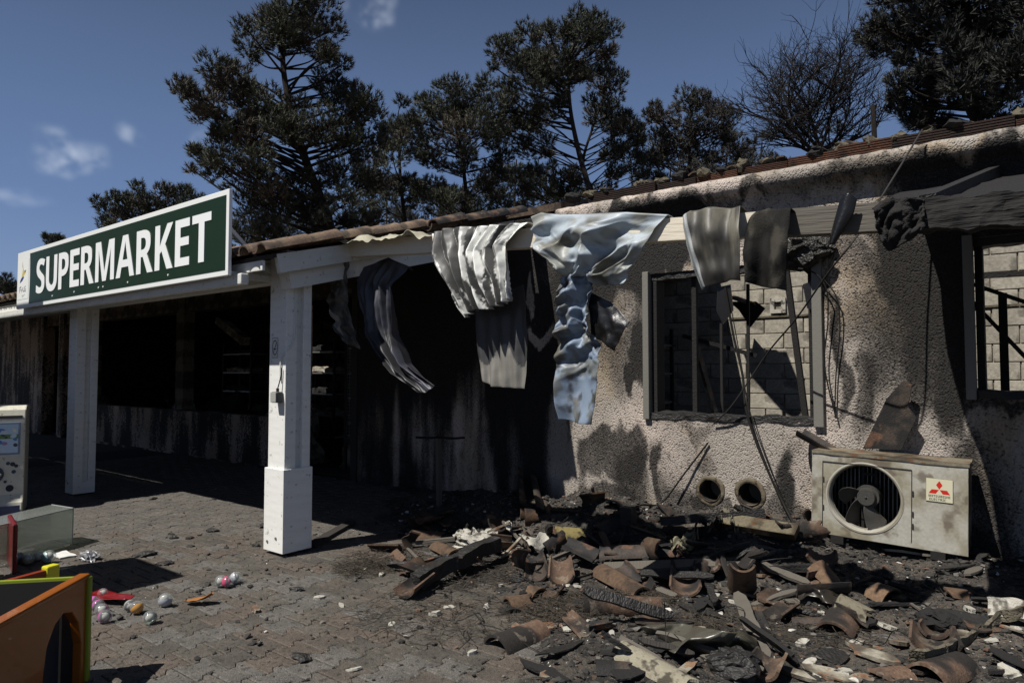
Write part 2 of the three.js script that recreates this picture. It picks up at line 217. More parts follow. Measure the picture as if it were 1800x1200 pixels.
// ---------------------------------------------------------------- the burnt shop
const shop = thing('burnt_shop', 'burnt single storey shop with sooty rough render and gutted window openings', 'building');
const blob = (px, py, rx, ry, s, soft = .6) => { const c = onZ(px, py, WZ), a = onZ(px + rx, py, WZ), b2 = onZ(px, py - ry, WZ); return [c.x, c.y, Math.abs(a.x - c.x), Math.abs(b2.y - c.y), s, soft]; };
const sootAndShade = [  // soot blobs; those low at the wall end also paint a cast shadow
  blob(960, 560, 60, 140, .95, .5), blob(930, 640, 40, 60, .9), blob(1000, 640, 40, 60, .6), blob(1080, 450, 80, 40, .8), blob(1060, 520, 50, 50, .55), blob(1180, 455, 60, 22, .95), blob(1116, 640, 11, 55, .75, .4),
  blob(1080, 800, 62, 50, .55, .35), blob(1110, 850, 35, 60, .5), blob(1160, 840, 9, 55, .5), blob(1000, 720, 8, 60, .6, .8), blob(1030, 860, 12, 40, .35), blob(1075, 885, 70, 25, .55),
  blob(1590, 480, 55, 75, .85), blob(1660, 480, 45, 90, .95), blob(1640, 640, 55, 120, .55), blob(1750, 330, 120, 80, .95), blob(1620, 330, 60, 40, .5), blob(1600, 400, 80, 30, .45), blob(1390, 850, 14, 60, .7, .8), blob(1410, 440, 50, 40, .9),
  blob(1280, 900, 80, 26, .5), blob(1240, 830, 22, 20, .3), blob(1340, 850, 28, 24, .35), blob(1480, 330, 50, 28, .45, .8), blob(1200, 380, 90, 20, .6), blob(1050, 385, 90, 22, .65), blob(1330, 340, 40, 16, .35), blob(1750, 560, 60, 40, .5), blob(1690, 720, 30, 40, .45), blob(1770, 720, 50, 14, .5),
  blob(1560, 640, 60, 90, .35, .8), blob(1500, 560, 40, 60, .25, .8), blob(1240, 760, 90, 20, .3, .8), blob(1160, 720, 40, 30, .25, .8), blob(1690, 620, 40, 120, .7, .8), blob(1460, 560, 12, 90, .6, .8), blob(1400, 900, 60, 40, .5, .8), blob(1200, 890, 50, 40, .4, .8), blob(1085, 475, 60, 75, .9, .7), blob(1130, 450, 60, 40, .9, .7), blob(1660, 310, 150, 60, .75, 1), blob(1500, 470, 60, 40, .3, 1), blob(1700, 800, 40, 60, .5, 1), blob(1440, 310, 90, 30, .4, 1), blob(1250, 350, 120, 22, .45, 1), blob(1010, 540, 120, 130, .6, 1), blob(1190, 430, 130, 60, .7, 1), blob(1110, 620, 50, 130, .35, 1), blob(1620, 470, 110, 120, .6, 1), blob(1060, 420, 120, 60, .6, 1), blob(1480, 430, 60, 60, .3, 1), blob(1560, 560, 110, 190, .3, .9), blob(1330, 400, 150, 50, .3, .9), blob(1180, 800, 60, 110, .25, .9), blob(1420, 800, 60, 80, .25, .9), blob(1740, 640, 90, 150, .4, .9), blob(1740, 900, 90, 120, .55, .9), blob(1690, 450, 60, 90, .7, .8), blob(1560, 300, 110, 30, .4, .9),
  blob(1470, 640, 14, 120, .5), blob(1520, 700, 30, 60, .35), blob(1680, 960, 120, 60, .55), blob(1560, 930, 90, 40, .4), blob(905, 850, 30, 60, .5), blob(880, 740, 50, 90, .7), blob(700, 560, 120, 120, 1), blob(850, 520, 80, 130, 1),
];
const pale = [blob(955, 590, 24, 14, .75, .5), blob(938, 520, 6, 42, .7, .5), blob(1290, 690, 200, 30, .2), blob(1080, 560, 26, 40, .5), blob(985, 790, 24, 95, .5, .5), blob(810, 845, 12, 26, .4, .3), blob(630, 800, 14, 70, .3), blob(700, 800, 16, 50, .25), blob(960, 470, 20, 20, .2)];
function sootShadeAt(x, y) {
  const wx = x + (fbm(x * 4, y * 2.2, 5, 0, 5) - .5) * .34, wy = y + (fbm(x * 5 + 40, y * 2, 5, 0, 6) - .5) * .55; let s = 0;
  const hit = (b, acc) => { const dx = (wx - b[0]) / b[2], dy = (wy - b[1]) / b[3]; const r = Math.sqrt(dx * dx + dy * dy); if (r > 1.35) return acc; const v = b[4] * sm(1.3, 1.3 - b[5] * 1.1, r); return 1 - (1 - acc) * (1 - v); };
  for (const b of sootAndShade) s = hit(b, s);
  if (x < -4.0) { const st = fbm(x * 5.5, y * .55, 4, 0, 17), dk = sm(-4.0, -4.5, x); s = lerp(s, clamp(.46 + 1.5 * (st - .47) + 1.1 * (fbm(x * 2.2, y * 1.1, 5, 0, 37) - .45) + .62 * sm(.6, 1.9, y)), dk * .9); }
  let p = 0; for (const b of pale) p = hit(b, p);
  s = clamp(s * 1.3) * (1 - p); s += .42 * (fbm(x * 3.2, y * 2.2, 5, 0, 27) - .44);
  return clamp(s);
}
const wallMap = (() => {
  const w = 2048, h = 820, X0 = -8, SX = 9.6, SY = 3.6;
  const A = hex('#b0a398'), B = hex('#ccbfb4'), S = hex('#171513'), Y = hex('#8f7650'), G0 = hex('#928b82');
  const t = tex(w, (u, v) => { const x = X0 + u * SX, y = v * SY, s = sootShadeAt(x, y), g = stuccoH(x / .6, y / .6), g2 = vnoise(x * 130, y * 130, 0, 3); let c = mixc(A, B, fbm(x * 2, y * 2, 4)); c = mixc(c, G0, sm(.32, .6, fbm(x * 1.3 + 3, y * 1.3, 4, 0, 55) + .2 * sm(-2.6, -1.2, x)) * .8); c = mixc(c, Y, sm(.5, .7, fbm(x * 2.2 + 7, y * 1.4, 4, 0, 33)) * .35 * sm(0.02, .3, s)); return mixc(c, S, sm(.02, .98, s + (g2 - .5) * .42 + (.6 - g) * .5 * sm(0, .25, s)) * .96).map(q => clamp(q * (.86 + .28 * g2))); }, true, 1, h);
  t.repeat.set(1 / SX, 1 / SY); t.offset.set(-X0 / SX, 0); t.wrapS = t.wrapT = THREE.ClampToEdgeWrapping; return t;
})();
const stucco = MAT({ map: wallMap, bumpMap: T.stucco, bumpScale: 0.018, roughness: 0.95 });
const w1 = { x0: onZ(1133, 600, WZ).x, x1: onZ(1447, 600, WZ).x, y0: onZ(1280, 737, WZ).y, y1: 2.46 }, w2 = { x0: onZ(1696, 560, WZ).x, x1: 1.15, y0: onZ(1700, 690, WZ).y - .02, y1: 2.5 };
const vents = [onZ(1249, 862, WZ), onZ(1319, 868, WZ)], VR = .105;
{
  const s = new THREE.Shape([[-7.55, -.05], [3, -.05], [3, 3.26], [-7.55, 3.26]].map(p => new THREE.Vector2(...p)));
  for (const w of [w1, w2]) s.holes.push(new THREE.Path([[w.x0, w.y0], [w.x0, w.y1], [w.x1, w.y1], [w.x1, w.y0]].map(p => new THREE.Vector2(...p))));
  for (const v of vents) { const p = new THREE.Path(); p.absarc(v.x, v.y, VR, 0, 6.2832, true); s.holes.push(p); }
  const g = new THREE.ExtrudeGeometry(s, { depth: .22, bevelEnabled: false, curveSegments: 20 }); g.translate(0, 0, WZ - .22);
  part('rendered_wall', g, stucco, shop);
  // bullnose ledge under the eaves
  const pr = [[0, 2.98], [.015, 3.0], [.03, 3.06], [.075, 3.09], [.125, 3.11], [.15, 3.16], [.15, 3.21], [.12, 3.25], [.05, 3.265], [0, 3.265]], P = [], U = [], I = [], nx = 150;
  for (let i = 0; i <= nx; i++) { const x = lerp(-4.15, 3, i / nx), k = sm(-4.2, -2.4, x); pr.forEach(([d, y]) => { const n = (fbm(x * 5, y * 6, 3) - .5) * .025 + (fbm(x * 22, y * 22, 2) - .5) * .012; P.push(x, y + n, WZ + .002 + Math.max(0, d * (.5 + .5 * k) + n * (d > 0 ? 1 : 0))); U.push(x, y); }); }
  for (let i = 0; i < nx; i++) for (let j = 0; j < pr.length - 1; j++) { const k = i * pr.length + j; I.push(k, k + pr.length, k + 1, k + 1, k + pr.length, k + pr.length + 1); }
  const c = new THREE.BufferGeometry(); c.setAttribute('position', new THREE.Float32BufferAttribute(P, 3)); c.setAttribute('uv', new THREE.Float32BufferAttribute(U, 2)); c.setIndex(I); c.computeVertexNormals();
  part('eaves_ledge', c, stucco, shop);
  // course of hollow clay bricks and the mortar that bedded the lost tiles
  seed = 5;
  const grooved = (() => { const s2 = []; for (let k = 0; k < 5; k++) s2.push([.5, k * .02 + .003], [.5, k * .02 + .015], [.488, k * .02 + .017], [.488, k * .02 + .02]); return s2; })();
  const bs = new THREE.Shape([[.2, 0], ...grooved.map(([a, y]) => [a - .2 + .1, y]), [.2, .1]].map(([a, b2]) => new THREE.Vector2(a, b2)));
  const brickM = ['#8a6a55', '#76563f', '#4a3830', '#967560'].map(c2 => MAT({ map: T.burntclay, color: new THREE.Color(c2).multiplyScalar(2.2), bumpMap: T.grit, bumpScale: .003 }));
  for (let x = -3.75; x < 2.2; x += .405) { const L = .395; const g2 = new THREE.ExtrudeGeometry(bs, { depth: L, bevelEnabled: false }); g2.rotateY(-Math.PI / 2); const b3 = part('brick', boxUV(g2), pick(brickM), shop); b3.position.set(x + L + .0, 3.262 + rr(-.008, .006), WZ - .33 + rr(-.04, .012)); b3.rotation.set(0, rr(-.05, .05), rr(-.02, .02)); b3.scale.y = rr(.72, 1.08); }
  for (let x = -3.95; x < 1.4; x += .205) { if (rnd() < .06) continue; const g2 = rough(boxUV(new THREE.SphereGeometry(1, 12, 8)), .5, 2.4, x * 7); g2.scale(rr(.06, .1), rr(.04, .075), .1); const b3 = part('mortar_lump', boxUV(g2), rnd() < .45 ? m.charDull : m.mortarLump, shop); b3.position.set(x + rr(-.02, .02), 3.362, WZ - .02 + rr(-.03, .03)); b3.rotation.y = rr(-.4, .4); }
  for (let x = -3.6; x < 1.4; x += rr(.3, .7)) { const g2 = tileGeo(rr(.12, .26), .09, .08, .013, 8, rr(1.2, 2.3), rr(.05, .14)); const b3 = part('tile_stub', g2, pick([m.sooty[0], m.burnt[0], m.burnt[1], m.mortarLump]), shop); b3.position.set(x, 3.32 + rr(0, .03), WZ - .08); b3.rotation.set(rr(-.3, .3), rr(-.7, .7), rr(-.4, .4)); }
  // vents: plaster ring and clay pipe
  vents.forEach((v, i) => {
    const ring = part('vent_ring', rough(boxUV(new THREE.TorusGeometry(VR + .014, .022, 10, 36)), .012, 14, i), MAT({ map: T.plaster, color: '#9a8f7e', bumpMap: T.grit, bumpScale: .004 }), shop); ring.position.set(v.x, v.y, WZ); ring.scale.z = .6;
    const pipe = new THREE.CylinderGeometry(VR - .004, VR - .004, .3, 28, 1, true); pipe.rotateX(Math.PI / 2); const p2 = part('vent_pipe', pipe, m.sooty[0], shop); p2.position.set(v.x, v.y, WZ - .13);
    const cap = new THREE.CircleGeometry(VR, 24); const q = part('vent_back', cap, m.mortar, shop); q.position.set(v.x, v.y, WZ - .27);
  });
  const slab = box(-2.42, -1.85, .21, .6, 0, .012); const sp = part('patched_render', rough(new THREE.BoxGeometry(.001, .001, .001), 0, 1), m.plaster, shop); shop.remove(sp);
}
function frameAround(w, keepTop, sillM) {
  const f = new THREE.Group(); f.name = 'window_frame'; shop.add(f);
  part('jamb', box(w.x0 - .0, w.x0 + .065, w.y0 - .03, w.y1 + .02, WZ - .06, WZ + .045, .006), m.frame, f);
  part('jamb', box(w.x0 + .07, w.x0 + .12, w.y0, w.y1, WZ - .2, WZ - .03), m.charDull, f);
  part('jamb', box(w.x1 - .075, w.x1 + .005, w.y0 - .03, w.y1 - .0, WZ - .06, WZ + .045, .006), m.frame, f);
  part('jamb', box(w.x1 - .12, w.x1 - .08, w.y0, w.y1, WZ - .2, WZ - .03), m.charDull, f);
  const sill = rough(new THREE.BoxGeometry(w.x1 - w.x0 - .06, .06, .22, 60, 3, 10), .022, 9, w.x0); sill.translate((w.x0 + w.x1) / 2, w.y0 + .012, WZ - .1);
  part('charred_sill', boxUV(sill), m.char, f);
  const head = rough(new THREE.BoxGeometry(w.x1 - w.x0, .08, .16, 50, 3, 6), .02, 9, 3); head.translate((w.x0 + w.x1) / 2, w.y1 - .02, WZ - .1); part('charred_head', boxUV(head), m.char, f);
}
frameAround(w1); frameAround(w2);
{ // window 1: mullion left standing, roller box melted in the corner
  const x = onZ(1222, 600, WZ - .1).x; part('mullion', box(x - .022, x + .022, w1.y0, w1.y1, WZ - .13, WZ - .08), m.charDull, shop);
  const l = rough(new THREE.SphereGeometry(1, 40, 24), .55, 3.2, 4); l.scale(.2, .13, .12); const c = onZ(1413, 442, WZ + .06); l.translate(c.x, c.y, c.z); part('melted_roller_box', boxUV(l), MAT({ color: '#2a2824', bumpMap: T.char, bumpScale: .014, roughness: .45 }), shop);
}
{ // back wall of concrete blocks, seen through the openings
  const Z = -9.3; part('mortar_backing', box(-9, 4, -.05, 3.3, Z - .2, Z - .012), m.mortar, shop);
  seed = 77; const bg = [0, 1, 2].map(i => { const g = box(-.243, .243, -.095, .095, -.012, .012, .006), uv = g.attributes.uv; for (let k = 0; k < uv.count; k++) uv.setXY(k, uv.getX(k) + i * .37, uv.getY(k) + i * .53); return g; });
  for (let r = 0; r < 16; r++) for (let k = 0; k < 21; k++) { const x = -5.2 + k * .5 + (r & 1 ? .25 : 0), y = .1 + r * .2; if (x > 3.7) continue; const b3 = part('block', pick(bg), pick(m.block), shop); b3.position.set(x, y, Z + rr(-.004, .004)); }
  part('lintel_band', box(-3.4, 3.6, 2.21, 2.235, Z + .012, Z + .03), m.mortarLump, shop);
  const c = onZ(1368, 537, Z + .03); part('junction_box', [box(c.x - .1, c.x - .045, c.y - .1, c.y + .1, Z + .013, Z + .05), box(c.x + .045, c.x + .1, c.y - .1, c.y + .1, Z + .013, Z + .05), box(c.x - .045, c.x + .045, c.y + .05, c.y + .1, Z + .013, Z + .05), box(c.x - .045, c.x + .045, c.y - .1, c.y - .05, Z + .013, Z + .05)], m.plaster, shop);
}
{ // the covered shopfront behind the portico, dark inside
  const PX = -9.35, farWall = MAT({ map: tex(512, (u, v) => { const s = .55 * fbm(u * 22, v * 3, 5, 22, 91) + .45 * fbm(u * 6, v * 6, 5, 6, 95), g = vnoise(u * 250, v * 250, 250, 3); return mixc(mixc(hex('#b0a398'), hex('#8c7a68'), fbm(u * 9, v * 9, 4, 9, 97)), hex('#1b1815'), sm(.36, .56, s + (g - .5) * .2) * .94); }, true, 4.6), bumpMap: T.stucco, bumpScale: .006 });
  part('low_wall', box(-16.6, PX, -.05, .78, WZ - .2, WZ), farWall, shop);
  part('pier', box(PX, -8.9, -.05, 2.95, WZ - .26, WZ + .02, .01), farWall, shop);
  part('pier', box(-12.75, -12.45, .79, 2.95, WZ - .22, WZ - .01, .01), m.sootWall, shop);
  part('pier', box(-17.0, -16.6, -.05, 2.95, WZ - .24, WZ + .03, .01), m.sootWall, shop);
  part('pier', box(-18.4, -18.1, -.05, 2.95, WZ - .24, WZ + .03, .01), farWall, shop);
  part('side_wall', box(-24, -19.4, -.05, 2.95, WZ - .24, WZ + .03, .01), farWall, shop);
  part('window_lintel', box(-24, -7.55, 2.6, 3.05, WZ - .3, WZ - .03), m.sootWall, shop);
  for (const [a, b, c, d] of [[-24, -11.6, -13, WZ - .23], [-9.7, -3.62, -13, WZ - .23], [-11.6, -9.7, -13, -7.6], [-11.6, -9.7, -6.7, WZ - .23], [-11.1, -10.35, -7.6, -6.7]]) part('ceiling', box(a, b, 3.06, 3.12, c, d), m.charDull, shop);
  part('rear_wall', box(-24, -4.05, -.05, 3.06, -13.2, -13), m.sootWall, shop);
  part('end_wall', box(-24.2, -24, -.05, 3.12, -13, WZ), m.sootWall, shop);
  part('partition', box(-4.6, -4.45, -.05, 3.06, -13, -9.52), m.sootWall, shop);
  part('door_post', box(-7.62, -7.5, -.05, 2.7, WZ - .2, WZ + .03, .006), m.woodSoot, shop);
  for (const [a, b, c, d] of [[-24, -11.9, -3.6, 3.6], [-9.8, -4.1, -3.6, 3.6], [-11.9, -9.8, -3.6, 2.1]]) part('roof_slope', (() => { const g = box(a, b, -.04, .04, c, d); g.rotateX(.26); g.translate(0, 4.22, -9.6); return g; })(), m.clay[2], shop);
  const fl = box(-24, 3.5, -.045, -.005, -13, WZ - .2); part('floor', fl, MAT({ color: '#2a2723', bumpMap: T.char, bumpScale: .02 }), shop);
}
// ---------------------------------------------------------------- barrel tiles
function tileGeo(L = .42, r0 = .092, r1 = .075, th = .013, seg = 8, arc = 2.75, jag = 0) {
  const P = [], n = 3; const pt = (r, a, z) => [r * Math.sin(a), r * Math.cos(a), z];
  const jf = a => jag ? jag * (fbm(a * 3 + jag * 31, 2.2, 4) - .3) : 0;
  const quad = (a, b, c, d) => P.push(...a, ...b, ...c, ...a, ...c, ...d);
  for (let k = 0; k < seg; k++) {
    const a0 = -arc / 2 + arc * k / seg, a1 = a0 + arc / seg;
    for (let j = 0; j < n; j++) {
      const z = (t, a) => lerp(-L / 2, L / 2 - jf(a), t), R = t => lerp(r0, r1, t), t0 = j / n, t1 = (j + 1) / n;
      quad(pt(R(t0), a0, z(t0, a0)), pt(R(t0), a1, z(t0, a1)), pt(R(t1), a1, z(t1, a1)), pt(R(t1), a0, z(t1, a0)));
      quad(pt(R(t0) - th, a1, z(t0, a1)), pt(R(t0) - th, a0, z(t0, a0)), pt(R(t1) - th, a0, z(t1, a0)), pt(R(t1) - th, a1, z(t1, a1)));
    }
    for (const [t, f] of [[0, 1], [1, -1]]) { const R = t ? r1 : r0, zz = a => t ? L / 2 - jf(a) : -L / 2; const q = [pt(R, a0, zz(a0)), pt(R - th, a0, zz(a0)), pt(R - th, a1, zz(a1)), pt(R, a1, zz(a1))]; if (f < 0) q.reverse(); quad(...q); }
  }
  for (const s of [-1, 1]) { const a = s * arc / 2, z1 = L / 2 - jf(a); const q = [pt(r0, a, -L / 2), pt(r1, a, z1), pt(r1 - th, a, z1), pt(r0 - th, a, -L / 2)]; if (s < 0) q.reverse(); quad(...q); }
  const g = new THREE.BufferGeometry(); g.setAttribute('position', new THREE.Float32BufferAttribute(P, 3));
  const uv = []; for (let i = 0; i < P.length; i += 3) uv.push(Math.atan2(P[i], P[i + 1]) * .09, P[i + 2]); g.setAttribute('uv', new THREE.Float32BufferAttribute(uv, 2));
  return toCreasedNormals(g, .7);
}
const shiftUV = (g, a, b) => { const q = g.clone(), uv = q.attributes.uv; for (let i = 0; i < uv.count; i++) uv.setXY(i, uv.getX(i) + a, uv.getY(i) + b); return q; };

// ---------------------------------------------------------------- portico
const portico = thing('portico', 'white timber portico with clay tile lean-to roof over the shop entrance', 'portico');
const RS = .262, RY = z => 2.4 + (-2.86 - z) * RS;      // roof plane
{
  const tilt = Math.atan(RS);
  const roofBox = (x0, x1, z0, z1, dy, th) => { const L = (z0 - z1) / Math.cos(tilt), g = box(x0, x1, -th, 0, -L / 2, L / 2); g.rotateX(tilt); const zc = (z0 + z1) / 2; g.translate(0, RY(zc) + dy, zc); return g; };
  part('roof_deck', roofBox(-24, -4.72, -2.95, -6.1, -.03, .03), m.woodSoot, portico);
  seed = 31; for (let x = -13.6; x < -5.2; x += .62) part('rafter', roofBox(x, x + .07, -2.98, -6.1, -.062, .12), m.greyPaint, portico);
  // barge boards and the sloping beam that carries the verge
  part('barge_board', roofBox(-4.76, -4.715, -3.05, -6.08, -.035, .15), m.greyPaint, portico);
  part('verge_beam', roofBox(-4.93, -4.79, -3.2, -6.1, -.16, .17), m.greyPaint, portico);
  part('front_beam', box(-24, -4.94, 2.25, 2.42, -3.42, -3.3, .006), m.greyPaint, portico);
  part('fascia', box(-24, -4.76, 2.28, 2.36, -2.98, -2.955, .004), m.greyPaint, portico);
  part('added_shade_strip', box(-24, -4.95, 2.18, 2.27, -2.96, -2.89, .01), m.greyPaint, portico);  // unseen strip added behind the sign to shade a sunlit gap
  // columns: two posts with a recessed web
  const column = (x0, plinth) => {
    const c = new THREE.Group(); c.name = 'column'; c.position.set(x0, 0, -3.265); portico.add(c); const w = .235, d = .245, B = plinth ? .65 : .02;
    part('post', box(0, w, B, 2.5, -.105, 0, .004), m.white, c); part('post', box(0, w, B, 2.5, -d, -.165, .004), m.white, c);
    part('web', box(.03, w - .04, plinth ? B : .1, 2.45, -.165, -.105), m.greyPaint, c);
    if (plinth) { part('plinth', box(-.02, w + .018, .025, .7, -d - .015, .018, .004), m.white, c); } else part('foot', box(.001, w - .001, .02, .16, -.1651, -.1049), m.white, c);
    part('base_plate', box(.02, w - .02, -.02, .026, -d + .02, -.02), m.metalDark, c);
    for (const [bx, by] of plinth ? [[.04, .1], [.16, .14]] : [[.08, .14]]) { const g = new THREE.CylinderGeometry(.011, .012, .008, 14); g.rotateX(Math.PI / 2); const b = part('bolt', g, m.metal, c); b.position.set(bx, by, plinth ? .021 : .003); }
    return c;
  };
  const c2 = column(-5.13, true); column(-9.47, false); column(-13.8, false); column(-18.1, false);
  // tiles
  seed = 61; const cover = [0, .3, .7].map(s => shiftUV(tileGeo(.42, .092, .078, .013, 8), s, s * 2)), pan = cover.map(g => { const q = g.clone(); q.rotateZ(Math.PI); return q; });
  const far = [], step = .335, N = 10;
  const place = (g, x, k, dy, mat, isFar) => { const z = -3.085 - k * step, y = RY(z) + dy; if (isFar) { const q = g.clone(); q.rotateX(tilt); q.translate(x, y, z); far.push(q); return; } const t = part('roof_tile', g, mat, portico); t.position.set(x + rr(-.006, .006), y + rr(-.003, .004), z + rr(-.02, .02)); t.rotation.set(tilt + rr(-.012, .012) + .03, rr(-.025, .025), rr(-.03, .03)); };
  for (let r = 0; r < 46; r++) { const x = -4.69 - r * .2, isFar = r > 5 && r < 41; for (let k = 0; k < N; k++) { if (r < 2 && k === 9) continue; place(pick(cover), x, k, .0, pick(k > 7 && r < 4 ? m.burnt : m.clay), isFar); place(pick(pan), x - .1, k, .075, m.clay[2], isFar); } }
  for (let k = 5; k < 9; k++) place(pick(cover), -4.5, k, .012, k > 6 ? m.sooty[0] : m.burnt[0], false);
  place(pick(pan), -4.58, 5, .06, m.clay[1], false); place(pick(pan), -4.58, 6, .06, m.sooty[0], false); place(pick(pan), -4.58, 7, .06, m.sooty[0], false);
  stuff(part('covered_tiles', far, m.clay[1], portico));
  // conduit running down the column
  const C = (x, y, z) => V(x, y, z);
  const X = -5.13 + .235 + .008; part('conduit', tube([C(X, 2.3, -3.34), C(X, 2.0, -3.34), C(X, 1.78, -3.335), C(X - .002, 1.7, -3.3), C(X - .035, 1.63, -3.252), C(X - .06, 1.58, -3.252), C(X - .065, 1.42, -3.255)], .007, .007, 60, 6), m.greyPaint, portico);
}
{ // switch box and no-smoking plate on the column
  const p = onZ(488, 698, -3.235); const s = thing('switch_box', 'small grey switch box on the sunlit column with a looped cable', 'switch box', [p.x, p.y, -3.262]);
  part('housing', box(-.05, .035, -.045, .045, 0, .06, .008), MAT({ color: '#5b5b58', roughness: .5 }), s); part('cover', box(-.046, .031, -.04, .04, .06, .068, .003), MAT({ color: '#9b9b96', roughness: .4 }), s); part('gland', new THREE.CylinderGeometry(.012, .012, .03, 12).translate(.0, .058, .03), m.metalDark, s); part('cable', tube([V(0, .07, .03), V(.012, .13, .02), V(.02, .19, .012), V(.022, .24, .012)], .005, .005, 20, 6), m.cable, s);
  const q = onZ(483, 611, -3.262), c = document.createElement('canvas'); c.width = 128; c.height = 192; const x = c.getContext('2d'); x.fillStyle = '#cfcfca'; x.fillRect(0, 0, 128, 192); x.strokeStyle = '#1c1c1c'; x.lineWidth = 3; x.strokeRect(3, 3, 122, 186); x.lineWidth = 9; x.beginPath(); x.ellipse(64, 96, 50, 66, 0, 0, 6.3); x.stroke(); x.fillStyle = '#1c1c1c'; x.fillRect(30, 102, 58, 12); x.lineWidth = 4; x.beginPath(); x.moveTo(84, 96); x.bezierCurveTo(78, 80, 92, 76, 84, 60); x.stroke(); x.lineWidth = 8; x.beginPath(); x.moveTo(96, 46); x.lineTo(32, 146); x.stroke(); const t = new THREE.CanvasTexture(c); t.colorSpace = THREE.SRGBColorSpace;
  const pl = new THREE.BoxGeometry(.085, .17, .002); const mats = MAT({ map: t, roughness: .5 }); single('no_smoking_plate', pl.translate(q.x, q.y, -3.262), mats, 'small no smoking plate with crossed cigarette fixed to the column', 'sign');
}

// ---------------------------------------------------------------- sign
{
  const Z = -2.82, a = onZ(400, 482, Z), X1 = a.x, X0 = onZ(28, 543, Z).x, Y0 = 2.25, Y1 = 2.935;
  const s = thing('supermarket_sign', 'long green signboard lettered SUPERMARKET in white above the portico', 'sign', [X0, Y0, Z]); const L = X1 - X0, Hh = Y1 - Y0, lw = onZ(51, 500, Z).x - X0;
  part('board', box(0, L, 0, Hh, -.03, 0, .004), MAT({ color: '#e4e6e3', roughness: .35 }), s);
  const green = PHY({ color: '#1a3023', roughness: .3, clearcoat: .3, clearcoatRoughness: .2 }); const gs = new THREE.Shape(); gs.moveTo(lw, .045); gs.lineTo(L - .04, .045); gs.lineTo(L - .04, Hh - .045); gs.lineTo(lw, Hh - .045); gs.quadraticCurveTo(lw + .035, Hh / 2, lw, .045);
  part('green_panel', new THREE.ExtrudeGeometry(gs, { depth: .003, bevelEnabled: false }).translate(0, 0, .0005), green, s);
  const font = await new FontLoader().loadAsync('fonts/droid/droid_sans_bold.typeface.json'); const wm = MAT({ color: '#e9eceb', roughness: .4 });
  let x = 0; const word = 'SUPERMARKET', glyphs = [...word].map(ch => { const g = new TextGeometry(ch, { font, size: 1, depth: .004, curveSegments: 10, bevelEnabled: false }); g.computeBoundingBox(); const bb = g.boundingBox; return [g, bb.min.x, bb.max.x, bb.min.y, bb.max.y]; });
  const gap = .1, tot = glyphs.reduce((t, g) => t + (g[2] - g[1]) + gap, -gap);
  const tx0 = onZ(64, 500, Z).x - X0, tx1 = onZ(372, 420, Z).x - X0, ty0 = .14, th = .4, kx = (tx1 - tx0) / tot; x = tx0;
  for (const [g, b0, b1, c0, c1] of glyphs) { g.translate(-b0, -c0, 0); g.scale(kx, th / (c1 - c0), 1); g.translate(x, ty0, .0045); part('letter', g, wm, s); x += (b1 - b0 + gap) * kx; }
  for (const fx of [.17, .31, .45, .475, .6, .78]) { const g = new THREE.CylinderGeometry(.009, .009, .004, 10); g.rotateX(Math.PI / 2); const b = part('screw', g, wm, s); b.position.set(lw + fx * (L - lw), .085, .006); }
  { // emblem: yellow sail, blue wave and handwritten name
    const c = document.createElement('canvas'); c.width = 256; c.height = 300; const x2 = c.getContext('2d'); x2.fillStyle = '#e4e6e3'; x2.fillRect(0, 0, 256, 300);
    x2.fillStyle = '#b9bdb4'; x2.beginPath(); x2.moveTo(105, 10); x2.quadraticCurveTo(95, 50, 100, 60); x2.lineTo(128, 60); x2.closePath(); x2.fill(); x2.fillStyle = '#c9b45e'; x2.beginPath(); x2.moveTo(118, 40); x2.quadraticCurveTo(120, 100, 90, 130); x2.quadraticCurveTo(160, 140, 178, 92); x2.quadraticCurveTo(150, 100, 138, 80); x2.closePath(); x2.fill(); x2.fillStyle = '#6d6a3a'; x2.beginPath(); x2.moveTo(150, 86); x2.lineTo(196, 84); x2.lineTo(172, 112); x2.closePath(); x2.fill(); x2.fillStyle = '#273a78'; x2.beginPath(); x2.moveTo(52, 176); x2.quadraticCurveTo(80, 122, 150, 132); x2.quadraticCurveTo(140, 160, 52, 176); x2.fill();
    x2.strokeStyle = '#4b4f54'; x2.lineWidth = 7; x2.lineCap = 'round'; for (const q of [[50, 210, 56, 246], [50, 210, 86, 204], [86, 204, 74, 228], [74, 228, 56, 230], [100, 226, 96, 246], [100, 226, 116, 236], [116, 236, 120, 216], [134, 212, 140, 244], [140, 244, 162, 238], [168, 214, 190, 206], [170, 214, 176, 246], [176, 230, 192, 226], [176, 246, 198, 240]]) { x2.beginPath(); x2.moveTo(q[0], q[1]); x2.lineTo(q[2], q[3]); x2.stroke(); } x2.lineWidth = 4; for (const q of [[112, 270, 120, 286], [128, 268, 130, 284], [130, 276, 144, 274], [150, 268, 156, 284], [164, 270, 178, 268]]) { x2.beginPath(); x2.moveTo(q[0], q[1]); x2.lineTo(q[2], q[3]); x2.stroke(); }
    const t = new THREE.CanvasTexture(c); t.colorSpace = THREE.SRGBColorSpace; part('emblem', new THREE.PlaneGeometry(lw - .05, .48).translate(lw / 2 - .005, .35, .002), MAT({ map: t, roughness: .4, side: THREE.FrontSide }), s);
  }
  for (const bx of [L - .12, L / 2, .5]) { // triangular brackets back to the portico
    const bk = new THREE.Group(); bk.name = 'bracket'; s.add(bk); bk.position.set(bx, 0, 0);
    part('arm', box(-.02, .02, .0, .05, -.48, -.031), m.greyPaint, bk); part('upright', box(-.02, .02, .05, .42, -.075, -.0311), m.greyPaint, bk); part('strut', bar(V(0, .06, -.46), V(0, .4, -.07), .03), m.greyPaint, bk);
  }
}
